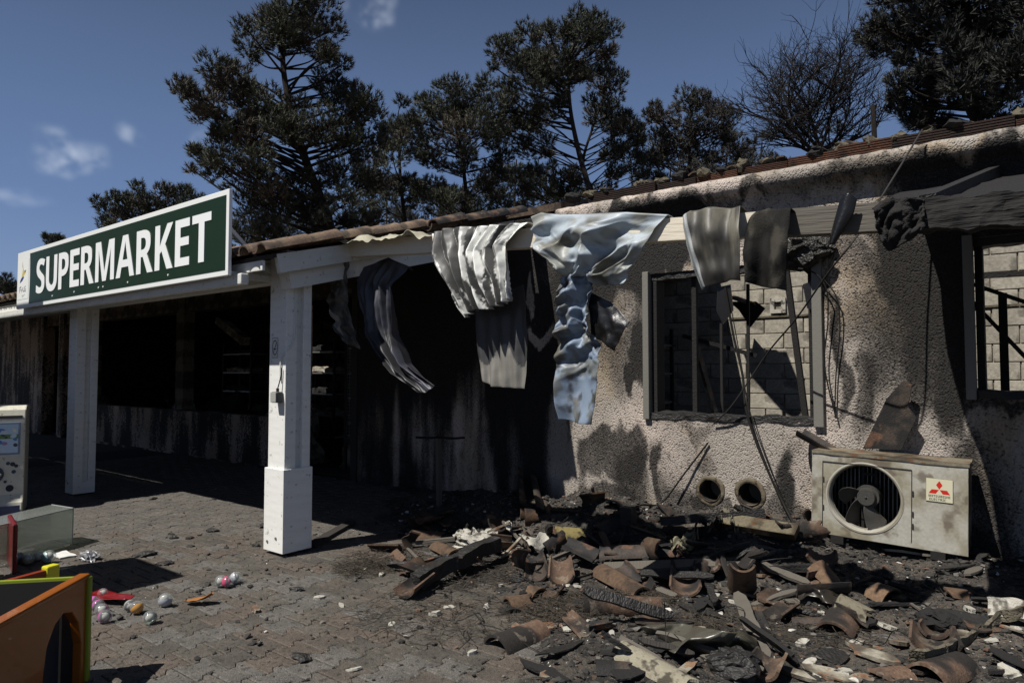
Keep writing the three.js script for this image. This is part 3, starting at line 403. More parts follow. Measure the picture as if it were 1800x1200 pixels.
// ---------------------------------------------------------------- awning beam and the plastic sheets that melted over it
const BZ = -3.8, beamY = x => 2.56 - .0714 * (x + 4.76);
{
  const b = thing('awning_beam', 'sagging timber awning beam draped with melted plastic sheets', 'beam');
  const seg = (x0, x1, h, d) => bar(V(x0, beamY(x0), BZ), V(x1, beamY(x1), BZ), d, h);
  part('pale_length', seg(-4.775, -1.1, .135, .08), m.wood, b); part('scorched_length', seg(-1.1, -.58, .142, .085), m.woodGrey, b);
  const ch = rough(new THREE.BoxGeometry(1.9, .15, .1, 90, 8, 5), .022, 11, 2); ch.rotateZ(-.0713); ch.translate(.36, beamY(.36), BZ); part('charred_length', boxUV(ch), MAT({ color: '#191716', bumpMap: T.wood, bumpScale: .01, roughness: .9 }), b);
  part('post', box(.85, .97, -.03, beamY(.9) - .06, BZ - .06, BZ + .06), m.char, b);
  const rafters = [[-.42, -.25], [.2, .3], [.75, .8]]; for (const [x, xe] of rafters) part('charred_rafter', bar(V(x, beamY(x) + .05, BZ), V(xe, 2.96, WZ + .02), .07, .1), m.char, b);
}
function shell(pt, nu, nv, th = .004) {   // closed thin shell over a grid of points
  const G = []; for (let j = 0; j <= nv; j++) for (let i = 0; i <= nu; i++) G.push(pt(i / nu, j / nv));
  const id = (i, j) => j * (nu + 1) + i, Nn = G.map(() => V(0, 0, 0));
  for (let j = 0; j < nv; j++) for (let i = 0; i < nu; i++) { const a = G[id(i, j)], n = G[id(i + 1, j)].clone().sub(a).cross(G[id(i, j + 1)].clone().sub(a)); for (const k of [id(i, j), id(i + 1, j), id(i, j + 1), id(i + 1, j + 1)]) Nn[k].add(n); }
  const P = [], U = [], I = [], n = G.length; for (const s of [.5, -.5]) G.forEach((g, k) => { const q = Nn[k].clone().normalize(); P.push(g.x + q.x * th * s, g.y + q.y * th * s, g.z + q.z * th * s); U.push(g.x, g.y); });
  for (let j = 0; j < nv; j++) for (let i = 0; i < nu; i++) { const a = id(i, j), b = id(i + 1, j), c = id(i, j + 1), d = id(i + 1, j + 1); I.push(a, b, c, b, d, c, a + n, c + n, b + n, b + n, c + n, d + n); }
  const rim = (a, b) => I.push(a, a + n, b, b, a + n, b + n);
  for (let i = 0; i < nu; i++) { rim(id(i, 0), id(i + 1, 0)); rim(id(i + 1, nv), id(i, nv)); } for (let j = 0; j < nv; j++) { rim(id(0, j + 1), id(0, j)); rim(id(nu, j), id(nu, j + 1)); }
  const g = new THREE.BufferGeometry(); g.setAttribute('position', new THREE.Float32BufferAttribute(P, 3)); g.setAttribute('uv', new THREE.Float32BufferAttribute(U, 2)); g.setIndex(I); g.computeVertexNormals(); return g;
}
function coons(T0, B0, L0, R0) { L0 ??= [T0[0], B0[0]]; R0 ??= [T0[T0.length - 1], B0[B0.length - 1]]; const c = [T0[0], T0[T0.length - 1], B0[0], B0[B0.length - 1]];
  return (u, v) => [0, 1].map(k => (1 - v) * polyline(T0, u)[k] + v * polyline(B0, u)[k] + (1 - u) * polyline(L0, v)[k] + u * polyline(R0, v)[k] - ((1 - u) * (1 - v) * c[0][k] + u * (1 - v) * c[1][k] + (1 - u) * v * c[2][k] + u * v * c[3][k])); }
function sheet(name, label, outline, zb, fold, nu, nv, mat, o = {}) {
  const C = coons(...outline), wrap = o.wrap ?? 0;
  const g = shell((u, v) => {
    const vv = wrap ? (v - wrap) / (1 - wrap) : v, [px, py] = C(u, Math.max(0, vv)); const f = fold(u, Math.max(0, vv));
    const p = onZ(px, py, zb); p.z += f * (vv < 0 ? Math.max(.2, 1 + vv) : 1); p.x += (o.sway ? o.sway(u, Math.max(0, vv)) : 0);
    if (vv < 0) { const k = -vv * (1 - wrap) / wrap; p.z -= k * (o.over ?? .17); p.y -= k * k * .03; }
    return p;
  }, nu, nv, o.th ?? .004);
  if (o.color) { const p = g.attributes.position, n = p.count / 2, c = []; for (let k = 0; k < p.count; k++) { const i = k % n; const q = o.color((i % (nu + 1)) / nu, Math.floor(i / (nu + 1)) / nv, p.getX(k), p.getY(k)); c.push(...q); } g.setAttribute('color', new THREE.Float32BufferAttribute(c, 3)); }
  return single(name, g, mat, label, 'plastic sheet', 'melted awning sheets');
}
const plasticV = PHY({ vertexColors: true, roughness: .6, clearcoat: .2, clearcoatRoughness: .35, bumpMap: T.grit, bumpScale: .0008 });
const plasticDull = PHY({ vertexColors: true, roughness: .6, clearcoat: .15, clearcoatRoughness: .4, bumpMap: T.grit, bumpScale: .001 });
const charPlastic = PHY({ vertexColors: true, roughness: .8, specularIntensity: .35, bumpMap: T.grit, bumpScale: .003 }), blackPlastic = PHY({ color: '#0f0e0d', roughness: .38, clearcoat: .3, clearcoatRoughness: .3, bumpMap: T.grit, bumpScale: .0015 });
const rid = (x, y, s) => 1 - 2 * Math.abs(fbm(x, y, 2, 0, s) - .5) * 1.6, ridge = x => 1 - Math.abs(2 * (x - Math.floor(x)) - 1);
// white corrugated sheet, folds deep and close
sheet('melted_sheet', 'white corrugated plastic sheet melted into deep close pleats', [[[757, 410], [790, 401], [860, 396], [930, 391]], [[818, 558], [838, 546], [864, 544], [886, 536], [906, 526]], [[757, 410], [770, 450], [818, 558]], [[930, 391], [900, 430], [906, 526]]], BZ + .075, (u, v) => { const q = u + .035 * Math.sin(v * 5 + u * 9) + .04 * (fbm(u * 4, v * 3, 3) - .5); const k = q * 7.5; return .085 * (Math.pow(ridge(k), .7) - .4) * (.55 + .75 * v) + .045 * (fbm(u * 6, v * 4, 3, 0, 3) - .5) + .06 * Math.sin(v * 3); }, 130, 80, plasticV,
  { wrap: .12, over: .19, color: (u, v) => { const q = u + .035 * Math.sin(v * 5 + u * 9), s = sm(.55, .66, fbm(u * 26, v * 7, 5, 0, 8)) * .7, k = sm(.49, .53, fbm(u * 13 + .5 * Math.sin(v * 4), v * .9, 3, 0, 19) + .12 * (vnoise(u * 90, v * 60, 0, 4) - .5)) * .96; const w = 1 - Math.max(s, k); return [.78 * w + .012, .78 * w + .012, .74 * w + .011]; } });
// large silver drape
sheet('melted_sheet', 'large silver grey plastic sheet draped in soft folds to a torn point', [[[933, 380], [950, 373], [985, 377], [1020, 376], [1100, 371], [1172, 374]], [[984, 476], [1003, 491], [1030, 482], [1044, 500], [1086, 498]], [[933, 380], [938, 405], [962, 445], [984, 476]], [[1172, 376], [1148, 402], [1120, 452], [1086, 498]]], BZ + .08, (u, v) => { const d = u * 2.6 + v * 1.1; return .2 * (fbm(u * 3.0 + v * 1.4, v * 1.5 - u, 2, 0, 44) - .45) * sm(0, .35, v + .15) + .075 * (rid(u * 3.4 + v * 2.2, v * 1.5 - u * 1.2, 5) - .5) * sm(0, .3, v) + .04 * (rid(u * 6 + v, v * 5, 15) - .5) * v + .035 * Math.sin(v * 15 - u * 6) * sm(.1, .4, v) * (1 - v); }, 110, 70, plasticV,
  { wrap: .12, over: .2, sway: (u, v) => .03 * Math.sin(v * 9 + u * 5) * v, color: (u, v) => { const s = sm(.42, .68, fbm(u * 4, v * 4, 5, 0, 12)), y = sm(.45, .6, fbm(u * 6 + 9, v * 5, 4, 0, 3)); const c = mixc([.33, .38, .42], [.075, .075, .065], s); return mixc(c, [.17, .16, .12], y * .7); } });
sheet('melted_sheet', 'long hanging tongue of blue grey plastic crumpled in cross folds', [[[990, 470], [1015, 466], [1042, 474]], [[986, 736], [1015, 743], [1047, 745]], [[990, 470], [988, 555], [979, 620], [981, 700], [986, 736]], [[1042, 474], [1031, 560], [1050, 598], [1062, 640], [1055, 690], [1047, 745]]], BZ + .05, (u, v) => .09 * (rid(u * 1.4 + v, v * 10 + u * 1.5, 25) - .5) * sm(.04, .2, v) * sm(.8, .45, v) + .03 * (rid(u * 4, v * 16, 35) - .5) * sm(.8, .5, v) + .085 * (fbm(u * 2.4, v * 5, 2, 0, 9) - .5) + .05 * Math.sin(u * 5.5 + v * 3), 50, 120, plasticV, { color: (u, v) => { const s = sm(.46, .66, fbm(u * 4, v * 12, 5, 0, 32)), y = sm(.5, .62, fbm(u * 4 + 3, v * 9, 4, 0, 5)); return mixc(mixc([.17, .22, .29], [.03, .032, .036], s), [.1, .095, .07], y * .7); } });
sheet('melted_sheet', 'black pointed scrap of plastic behind the hanging tongue', [[[1034, 512], [1072, 530], [1107, 566]], [[1040, 592], [1060, 600], [1078, 617]], null, null].map((q, i) => q ?? [[[0]], [[0]], [[1034, 512], [1038, 560], [1040, 592]], [[1107, 566], [1090, 595], [1078, 617]]][i]), BZ - .02, (u, v) => .04 * (fbm(u * 3, v * 3, 3) - .5), 24, 20, blackPlastic);
sheet('melted_sheet', 'olive grey plastic sheet hanging square with a pale torn edge', [[[1196, 389], [1212, 370], [1250, 365], [1303, 362]], [[1230, 508], [1262, 501], [1288, 493], [1306, 494]], [[1196, 389], [1206, 430], [1230, 508]], [[1303, 362], [1309, 420], [1306, 494]]], BZ + .085, (u, v) => .025 * Math.sin(u * 13 + .6 + 2 * v) * (1 - .6 * v) + .06 * Math.sin(v * 2.8) + .06 * (fbm(u * 2.5, v * 3, 2, 0, 71) - .5) - .07 * sm(.14, 0, u) , 70, 60, plasticDull, { wrap: .14, over: .2, color: (u, v) => { const s = sm(.3, .65, fbm(u * 4, v * 3, 4, 0, 22) * .6 + v * .35), e = u < .16 ? 1 : 0, st = sm(.45, .6, fbm(u * 16, v * 2.5, 3, 0, 5)); let c = mixc([.13, .12, .092], [.028, .026, .022], s); c = mixc(c, [.02, .018, .016], st * .6); return e ? mixc([.34, .36, .36], c, .15) : c; } });
sheet('melted_sheet', 'blackened plastic sheet hanging beside a square olive one', [[[1311, 398], [1332, 374], [1350, 366], [1394, 368]], [[1318, 498], [1345, 505], [1384, 511]], [[1311, 398], [1313, 440], [1318, 498]], [[1394, 368], [1391, 440], [1384, 511]]], BZ + .09, (u, v) => .06 * (fbm(u * 2.5, v * 3, 2, 0, 91) - .5) + .03 * Math.sin(u * 8 + v * 2) + .05 * Math.sin(v * 2.6), 50, 50, charPlastic, { wrap: .14, over: .2, color: (u, v) => { const s = sm(.35, .6, fbm(u * 4, v * 4, 4, 0, 62)), cr = 0; return mixc([.045, .041, .033], [.01, .0095, .009], s); } });
sheet('melted_sheet', 'dark crumpled foil-like sheet twisted down from the beam end', [[[600, 452], [604, 448], [612, 452]], [[588, 578], [607, 603], [634, 614]], [[600, 452], [584, 490], [575, 530], [588, 578]], [[612, 452], [607, 500], [618, 555], [634, 614]]], BZ + .05, (u, v) => .07 * (fbm(u * 4 + v * 2, v * 9, 4, 0, 13) - .5) + .01 * Math.sin(v * 34 + u * 9), 40, 80, plasticDull, { color: (u, v) => { const s = sm(.4, .62, fbm(u * 4, v * 7, 4, 0, 42)); return u < .45 && v > .72 && v < .95 ? mixc([.6, .6, .56], [.2, .19, .17], s) : mixc([.085, .08, .07], [.025, .024, .022], s); } });  // pale patch near the bottom paints in a sunlit bit
sheet('melted_sheet', 'long dark blue grey plastic strips drooping sideways under the portico edge', [[[640, 470], [680, 452], [716, 468]], [[733, 690], [748, 690], [763, 678]], [[640, 470], [632, 492], [646, 590], [692, 655], [733, 690]], [[716, 468], [694, 505], [698, 590], [716, 640], [763, 678]]], BZ - .12, (u, v) => .06 * (rid(u * 5 + v, v * 1.2, 45) - .5) * 2 * sm(0, .2, v) * sm(1.05, .7, v) + .06 * (fbm(u * 3, v * 6, 4, 0, 23) - .5), 50, 90, plasticV, { wrap: .08, over: .05, color: (u, v) => mixc([.04, .043, .058], [.014, .014, .017], sm(.4, .6, fbm(u * 5, v * 5, 4, 0, 52))) });
sheet('melted_sheet', 'smoky grey plastic flap with torn rim and painted upper shadow hanging below the white pleats', [[[836, 520], [880, 515], [922, 500]], [[848, 668], [866, 679], [926, 683]], [[836, 520], [836, 600], [848, 668]], [[922, 500], [926, 600], [926, 683]]], BZ - .06, (u, v) => .016 * Math.sin(u * 26) * v + .04 * (fbm(u * 3, v * 3, 3, 0, 33) - .5), 50, 50, plasticDull, { color: (u, v) => { const e = .66 + .12 * Math.sin(u * 8 + .5) + .05 * (fbm(u * 9, 1, 3) - .5); return v > e ? mixc([.2, .19, .165], [.13, .125, .11], fbm(u * 20, v * 3, 3)) : mixc([.045, .043, .046], [.02, .02, .02], fbm(u * 5, v * 5, 3)); } });  // darker upper part paints in the shadow of the pleats above
sheet('melted_sheet', 'small black leaf shaped flap stuck to the grey beam length', [[[1478, 352], [1494, 340], [1507, 350]], [[1459, 426], [1463, 431], [1468, 428]], [[1478, 352], [1466, 395], [1459, 426]], [[1507, 350], [1500, 378], [1468, 428]]], BZ + .085, (u, v) => .02 * Math.sin(u * 3.1), 14, 26, blackPlastic, { th: .008 });
{ // charred bundle, top strip of crinkled sheet, hanging scraps
  const CB = coons([[1537, 366], [1568, 346], [1624, 350]], [[1546, 418], [1562, 440], [1598, 424], [1630, 402]]); single('charred_cloth', shell((u, v) => { const q = CB(u, v), p = onZ(q[0], q[1], BZ + .07); p.z += .07 * (rid(u * 3 + v, v * 2, 65) - .5) + .03 * (fbm(u * 12, v * 12, 3) - .5); p.x += .02 * (fbm(u * 9, v * 9, 3) - .5); return p; }, 40, 36, .008), MAT({ color: '#1a1817', bumpMap: T.grit, bumpScale: .006, roughness: .95 }), 'stiff charred cloth hanging on the burnt end of the beam', 'cloth');
  const g = shell((u, v) => { const x = lerp(-4.82, -3.72, u); return V(x, beamY(x) + .08 + .012 * Math.sin(u * 26 + 9 * fbm(u * 5, v * 2, 2)) + .09 * (fbm(u * 7, v * 4, 3) - .5) - .02 * v, lerp(-4.05, -3.63, v)); }, 110, 16, .004);
  single('crinkled_sheet', g, PHY({ color: '#a9a48f', roughness: .5, clearcoat: .3, bumpMap: T.grit, bumpScale: .002 }), 'crinkled buff strip of sheeting lying along the top of the beam', 'plastic sheet');
  const r = rough(shell((u, v) => V(lerp(-.72 - .1 * fbm(v * 6, 3, 3), 2.2, u), 2.32 + .6 * (1 - v) + .03 * (fbm(u * 6, v * 4, 3) - .5), lerp(WZ + .03, BZ - .05, v)), 90, 40, .01), .006, 5, 3); single('charred_awning', boxUV(r), MAT({ color: '#191716', bumpMap: T.grit, bumpScale: .01, roughness: .95 }), 'burnt black awning remnant between beam and wall', 'awning');
  const s1 = sheetScrap([[1262, 505], [1285, 500], [1290, 545], [1272, 570], [1260, 545]], WZ - .12), s2 = sheetScrap([[1412, 500], [1436, 492], [1436, 545], [1420, 542]], WZ + .02);
  single('hanging_scrap', s1, blackPlastic, 'ragged black scrap dangling on a wire in the window opening', 'scrap'); single('hanging_scrap', s2, blackPlastic, 'ragged black scrap stuck to the window jamb', 'scrap');
}
function sheetScrap(pts, z, th = .012) { const s = new THREE.Shape(pts.map(([x, y]) => { const p = onZ(x, y, z); return new THREE.Vector2(p.x, p.y); })); const g = new THREE.ExtrudeGeometry(s, { depth: th, bevelEnabled: false, steps: 1 }); g.translate(0, 0, z); return g; }
// wires
const wire = (label, pts, r = .006, mat = m.cable) => single('cable', tube(pts, r, r, 70, 5), mat, label, 'cable');
wire('long burnt wire slanting from the eaves across the window corner', [onZ(1622, 228, -5.95), onZ(1560, 330, -5.6), onZ(1500, 425, -5.3), onZ(1462, 472, -5.4), onZ(1400, 560, -5.7), onZ(1350, 620, -5.95), onZ(1285, 715, -6.05), onZ(1255, 745, -6.12)], .0075);
wire('twisted black wire hanging through the window to the rubble', [onZ(1275, 505, WZ - .1), onZ(1290, 590, WZ - .08), onZ(1306, 660, WZ - .04), onZ(1312, 720, WZ + .06), onZ(1335, 790, WZ + .08), onZ(1375, 880, WZ + .1), onZ(1398, 925, WZ + .2)], .012);
wire('thin wire hanging close beside a twisted black one', [onZ(1280, 510, WZ - .05), onZ(1300, 620, WZ), onZ(1318, 720, WZ + .08), onZ(1345, 800, WZ + .1), onZ(1385, 900, WZ + .12), onZ(1395, 930, WZ + .25)], .005);
wire('thin cable looping down the render beside the window', [onZ(1392, 470, WZ + .1), onZ(1430, 478, WZ + .1), onZ(1452, 505, WZ + .1), onZ(1456, 560, WZ + .06), onZ(1450, 640, WZ + .06), onZ(1470, 735, WZ + .05)], .006);
wire('second thin cable hanging slack on the render', [onZ(1448, 490, WZ + .07), onZ(1470, 520, WZ + .07), onZ(1477, 570, WZ + .05), onZ(1470, 660, WZ + .03), onZ(1468, 725, WZ + .03)], .0055);
wire('black cable snaking from the wall over the rubble', [onZ(1245, 778, WZ + .02), onZ(1205, 830, WZ + .06), onZ(1165, 882, WZ + .14), onRubble(1120, 940, .06), onRubble(1075, 985, .05), onRubble(1040, 1008, .03), onRubble(990, 1018, .02), onRubble(930, 1000, .02)], .009);
wire('hair thin wire standing up from the rubble', [onRubble(1172, 1150, 0), onRubble(1170, 1100, .12), onRubble(1168, 1060, .32)], .0025);

// ---------------------------------------------------------------- outdoor cooling unit
{
  const Zf = -5.72, tl = onZ(1425, 797, Zf), br = onZ(1702, 980, Zf), bl = onZ(1430, 934, Zf), tr = onZ(1702, 824, Zf);
  const w = (br.x - tl.x), h = ((tl.y - bl.y) + (tr.y - br.y)) / 2 + .01, d = .34, roll = Math.atan2(tr.y - tl.y, tr.x - tl.x) * .9;
  const u = thing('air_conditioner', 'scorched white outdoor air conditioner with open fan opening and red diamond logo', 'air conditioner', [tl.x, bl.y, Zf]); u.rotation.z = roll;
  const cm = MAT({ map: T.scorch, color: '#cfcac0', roughness: .5 }), white = MAT({ map: tex(512, (a, b) => { const s = fbm(a * 5, b * 5, 5, 5, 3), g = fbm(a * 60, b * 60, 3, 60, 4); let c = mixc(hex('#a3a095'), hex('#87816f'), sm(.35, .7, s)); c = mixc(c, hex('#544a3e'), sm(.52, .68, fbm(a * 7, b * 7, 5, 7, 14)) * .6); return c.map(q => q * (.93 + .14 * g)); }, true, .9), roughness: .45, bumpMap: T.grit, bumpScale: .0005 });
  const fx = w * .36, fy = h * .5, R = h * .4;
  const fs = new THREE.Shape([[0, 0], [w, 0], [w, h], [0, h]].map(p => new THREE.Vector2(...p))); const hole = new THREE.Path(); hole.absarc(fx, fy, R, 0, 6.2832, true); fs.holes.push(hole);
  part('front_panel', new THREE.ExtrudeGeometry(fs, { depth: .012, bevelEnabled: true, bevelSize: .004, bevelThickness: .004, bevelSegments: 2, curveSegments: 40 }).translate(0, 0, -.016), white, u);
  const ringG = new THREE.LatheGeometry([[R + .02, 0], [R + .016, .004], [R + .004, .004], [R - .004, -.004], [R - .012, -.05], [R - .012, -.07]].map(p => new THREE.Vector2(...p)), 64); ringG.rotateX(Math.PI / 2); ringG.translate(fx, fy, .001); part('fan_ring', ringG, white, u);
  part('cabinet', [box(.002, .02, 0, h - .002, -d, -.02), box(w - .02, w - .002, 0, h - .002, -d, -.02), box(.02, w - .02, .0, .02, -d, -.02)], cm, u);
  const lid = rough(new THREE.BoxGeometry(w + .014, .022, d + .016, 40, 1, 14), .006, 6, 5); lid.translate(w / 2, h + .006, -d / 2); part('lid', boxUV(lid), cm, u);
  part('rear_coil', box(.02, w - .02, .02, h - .02, -d + .005, -d + .03), m.charDull, u);
  part('divider', box(w * .68, w * .69, .02, h - .02, -d + .03, -.03), m.metalDark, u);
  const seam = MAT({ color: '#2b2926' }); for (const sx of [.075, w * .665]) part('seam', box(sx, sx + .004, h * .06, h * .9, -.002, .0055), seam, u);
  part('seam', box(.075, w * .665, h * .895, h * .905, -.002, .0055), seam, u); for (const [sx, sy] of [[.078, .3], [.078, .65], [w * .67, .22], [w * .67, .36], [w * .67, .6]]) part('clip', box(sx, sx + .01, h * sy, h * sy + .035, .0, .008), seam, u);
  // motor on its bracket, one blade melted down
  const mm = MAT({ color: '#3d3b37', roughness: .55, bumpMap: T.grit, bumpScale: .002 }); part('motor_bracket', [box(fx - .05, fx - .03, .03, h - .02, -.2, -.18), box(fx + .04, fx + .06, .03, h - .02, -.2, -.18), box(fx - .05, fx + .06, h * .74, h * .77, -.2, -.175)], m.metalDark, u);
  const mo = new THREE.CylinderGeometry(.085, .085, .13, 32); mo.rotateX(Math.PI / 2); mo.translate(fx + .01, fy + .005, -.12); part('motor', mo, mm, u); const hub = new THREE.CylinderGeometry(.06, .072, .06, 28); hub.rotateX(Math.PI / 2); hub.translate(fx + .01, fy + .005, -.045); part('fan_hub', [hub, new THREE.SphereGeometry(.008, 10, 8).translate(fx + .01, fy + .005, -.012)], mm, u);
  const blade = (pts, z) => { const s = new THREE.Shape(); s.moveTo(...pts[0]); s.splineThru(pts.slice(1).map(p => new THREE.Vector2(...p))); return new THREE.ExtrudeGeometry(s, { depth: .006, bevelEnabled: false }).translate(fx, fy, z); };
  const wing = (a0, a1, r1, sag) => shell((p, q) => { const a = lerp(a0, a1, q) + .25 * p, r = lerp(.055, r1 * (1 - .18 * Math.pow(2 * q - 1, 2)), p); return V(fx + .01 + Math.cos(a) * r, fy + .005 + Math.sin(a) * r - sag * p * p, -.05 - .07 * (q - .5) * (.5 + p) + .012 * Math.sin(p * 5)); }, 14, 12, .004); part('fan_blade', wing(2.35, 3.25, .2, .03), mm, u); part('fan_blade', wing(3.5, 4.1, .2, .07), mm, u); part('fan_blade', wing(4.5, 5.2, .23, .03), mm, u); for (let k = 0; k < 22; k++) part('coil_fin', box(.04 + k * w * .029, .046 + k * w * .029, .03, h - .03, -d + .032, -d + .055), m.metal, u);
  const c = document.createElement('canvas'); c.width = c.height = 512; const x = c.getContext('2d'); x.fillStyle = '#c6c1a6'; x.fillRect(0, 0, 512, 512); x.strokeStyle = '#55524a'; x.lineWidth = 6; x.strokeRect(4, 4, 504, 504); x.fillStyle = '#b8281c'; const dia = (p) => { x.beginPath(); p.forEach(([a, b], i) => i ? x.lineTo(a, b) : x.moveTo(a, b)); x.closePath(); x.fill(); }; dia([[256, 50], [318, 145], [256, 240], [194, 145]]); dia([[250, 246], [190, 338], [52, 338], [112, 246]]); dia([[262, 246], [400, 246], [460, 338], [322, 338]]); x.fillStyle = '#171614'; x.font = 'bold 74px sans-serif'; x.textAlign = 'center'; x.save(); x.translate(256, 416); x.scale(.98, 1); x.fillText('MITSUBISHI', 0, 0, 470); x.fillText('ELECTRIC', -30, 72, 400); x.restore(); const t = new THREE.CanvasTexture(c); t.colorSpace = THREE.SRGBColorSpace;
  part('logo_sticker', new THREE.PlaneGeometry(.165, .165).translate(w * .835, h * .7, .006), MAT({ map: t, roughness: .4 }), u);
  for (const sx of [.14, w - .22]) part('foot', box(sx, sx + .09, -.06, .0, -d, .012), m.metalDark, u);
  for (const sx of [.16, w - .2]) { const g = box(tl.x + sx - .05, tl.x + sx + .1, -.03, bl.y - .062 - (sx > .5 ? .02 : 0), Zf - .36, Zf - .02); single('support_block', g, m.sooty[0], sx > .5 ? 'sooty block under the cooling unit beside its logo end' : 'sooty block under the fan end of the cooling unit', 'block'); }
}
// leaning scraps by the unit
single('leaning_board', sheetScrap([[1518, 788], [1560, 700], [1590, 668], [1604, 676], [1598, 715], [1612, 735], [1585, 790]], WZ + .1, .02), MAT({ map: T.soottile, bumpMap: T.grit, bumpScale: .004 }), 'jagged scorched panel leaning on the wall behind the cooling unit', 'panel');
{ const a = V(-1.56, 1.02, WZ + .16), b2 = V(-1.2, .83, WZ + .2); const g = tileGeo(.5, .1, .09, .012, 10, 2.4); g.rotateZ(Math.PI); g.lookAt(b2.clone().sub(a)); const c = a.clone().lerp(b2, .5); g.translate(c.x, c.y - .0, c.z); single('clay_tile', g, m.sooty[1], 'blackened clay tile lying tilted on top of the cooling unit', 'roof tile'); }
// ---------------------------------------------------------------- fallen tiles
seed = 303;
const TG = 'fallen roof tiles in the rubble';
const LB = { up: 'fallen clay barrel tile lying hump upward in the rubble', hollow: 'fallen clay barrel tile lying hollow upward in the rubble', shard: 'broken shard of clay barrel tile in the rubble', black: 'soot blackened clay barrel tile in the rubble' };
function layTile(A, B, roll, mat, label, o = {}) {
  const L = A.distanceTo(B), jag = o.jag ?? 0, g0 = tileGeo(L, o.r ?? .095, o.r1 ?? (o.r ?? .095) * .85, o.th ?? .014, 10, o.arc ?? 2.5, jag);
  const g = shiftUV(g0, rnd() * 3, rnd() * 3); const drop = (o.r ?? .095) * Math.cos((o.arc ?? 2.5) / 2);
  g.translate(0, -drop, 0); if (Math.abs(roll) > 90) g.translate(0, -((o.r ?? .095) - drop), 0); g.rotateZ(roll * Math.PI / 180);
  const mtx = new THREE.Matrix4().lookAt(B, A, V(0, 1, 0)); g.applyMatrix4(mtx); const c = A.clone().lerp(B, .5); g.translate(c.x, c.y, c.z);
  return single('clay_tile', g, mat, label, 'roof tile', o.own ? undefined : TG);
}
const tl = (ax, ay, ha, bx, by, hb, roll, mat, label, o) => layTile(onRubble(ax, ay, ha), onRubble(bx, by, hb), roll, mat, label, o);
const C0 = MAT({ map: T.clay, color: '#d8cfc4', bumpMap: T.grit, bumpScale: .003 }), C1 = MAT({ map: T.clay, color: '#a9a096', bumpMap: T.grit, bumpScale: .003 }), B0 = m.burnt[0], B1 = m.burnt[1], B2 = m.burnt[2], S0 = m.sooty[0], S1 = m.sooty[1];
tl(803, 980, .01, 768, 962, .02, 8, C1, LB.up); tl(712, 1052, .01, 752, 1024, .04, 172, B0, LB.hollow); tl(893, 1068, 0, 936, 1058, .01, 12, C1, LB.shard, { jag: .1 }); tl(872, 1142, 0, 950, 1108, .01, 8, B2, LB.up, { r: .11 });
tl(1028, 1084, 0, 1165, 1086, .0, 118, B2, 'long split clay tile lying on its side with its brown hollow face showing', { r: .14, arc: 1.9, own: 1 }); tl(1058, 1008, .02, 1130, 1046, .01, 0, C1, LB.up, { r: .1 }); tl(988, 1030, .0, 986, 992, .03, 176, B0, LB.hollow, { r: .1 }); tl(948, 1024, 0, 940, 986, .03, 165, S0, LB.black, { r: .1 });
tl(1206, 1050, 0, 1203, 1010, .03, 178, B0, LB.hollow, { r: .11 }); tl(1305, 1050, -.01, 1306, 1010, .22, 180, C1, 'clay tile propped upright with its hollow face to the light', { r: .1, own: 1 }); tl(1434, 1006, .08, 1474, 1032, .02, 20, C0, LB.shard, { r: .1, arc: 1.7, jag: .12 }); tl(1447, 1004, .03, 1448, 984, .06, 178, B1, LB.hollow, { r: .11 });
tl(1464, 1116, 0, 1490, 1084, .02, 0, B0, LB.up, { r: .115 }); tl(1474, 1070, .06, 1536, 1088, .03, 6, MAT({ map: T.plaster, color: '#a8a294', bumpMap: T.grit, bumpScale: .004 }), 'pale mortar-coated barrel tile leaning on a brown one', { own: 1, r: .09, jag: .1 }); tl(1568, 1056, 0, 1534, 1042, .02, -6, C0, LB.up, { r: .115, jag: .05 }); tl(1398, 1052, .01, 1494, 1050, .02, 160, S0, LB.black, { r: .11 });
tl(1628, 1196, 0, 1692, 1168, .01, 4, B0, LB.up, { r: .115 }); tl(1646, 1156, 0, 1640, 1124, .03, 180, B1, LB.hollow, { r: .13 }); tl(1326, 1078, 0, 1366, 1074, .02, 10, C1, LB.shard, { jag: .12, arc: 1.8 }); tl(1360, 1092, 0, 1398, 1070, .03, 170, B1, LB.shard, { jag: .1, arc: 2 });
tl(1340, 1198, 0, 1362, 1166, .03, 176, B0, LB.hollow, { r: .1 }); tl(1092, 1146, .02, 1222, 1214, .0, 6, MAT({ map: T.plaster, color: '#cfcabd', bumpMap: T.grit, bumpScale: .004 }), 'whitewashed barrel tile with a chipped end lying on ash', { own: 1, r: .085, jag: .08 }); tl(1056, 976, .05, 1196, 984, .04, 8, S0, LB.black, { r: .1 }); tl(1014, 974, .03, 1044, 970, .04, 5, S1, LB.black, { jag: .06 });
tl(722, 946, .0, 778, 948, .0, 30, C1, LB.up, { r: .1 }); tl(976, 948, .03, 1030, 946, .03, 12, MAT({ map: T.plaster, color: '#b0a36c', bumpMap: T.grit, bumpScale: .004 }), 'yellowed mortar-coated tile piece near the black post', { own: 1, r: .1 }); tl(1052, 952, .03, 1090, 950, .03, 4, S1, LB.black); tl(1096, 1160, 0, 1130, 1150, .0, 8, C1, LB.shard, { jag: .1, r: .07 });
layTile(onRubble(914, 914, 0), onZ(911, 832, WZ + .1), 90, B1, 'clay tile standing on end against the shaded wall', { own: 1, r: .1 });
layTile(onRubble(948, 910, 0), onZ(936, 842, WZ + .08), 70, S0, 'sooty tile leaning beside one standing on end', { own: 1, r: .09, jag: .1 });
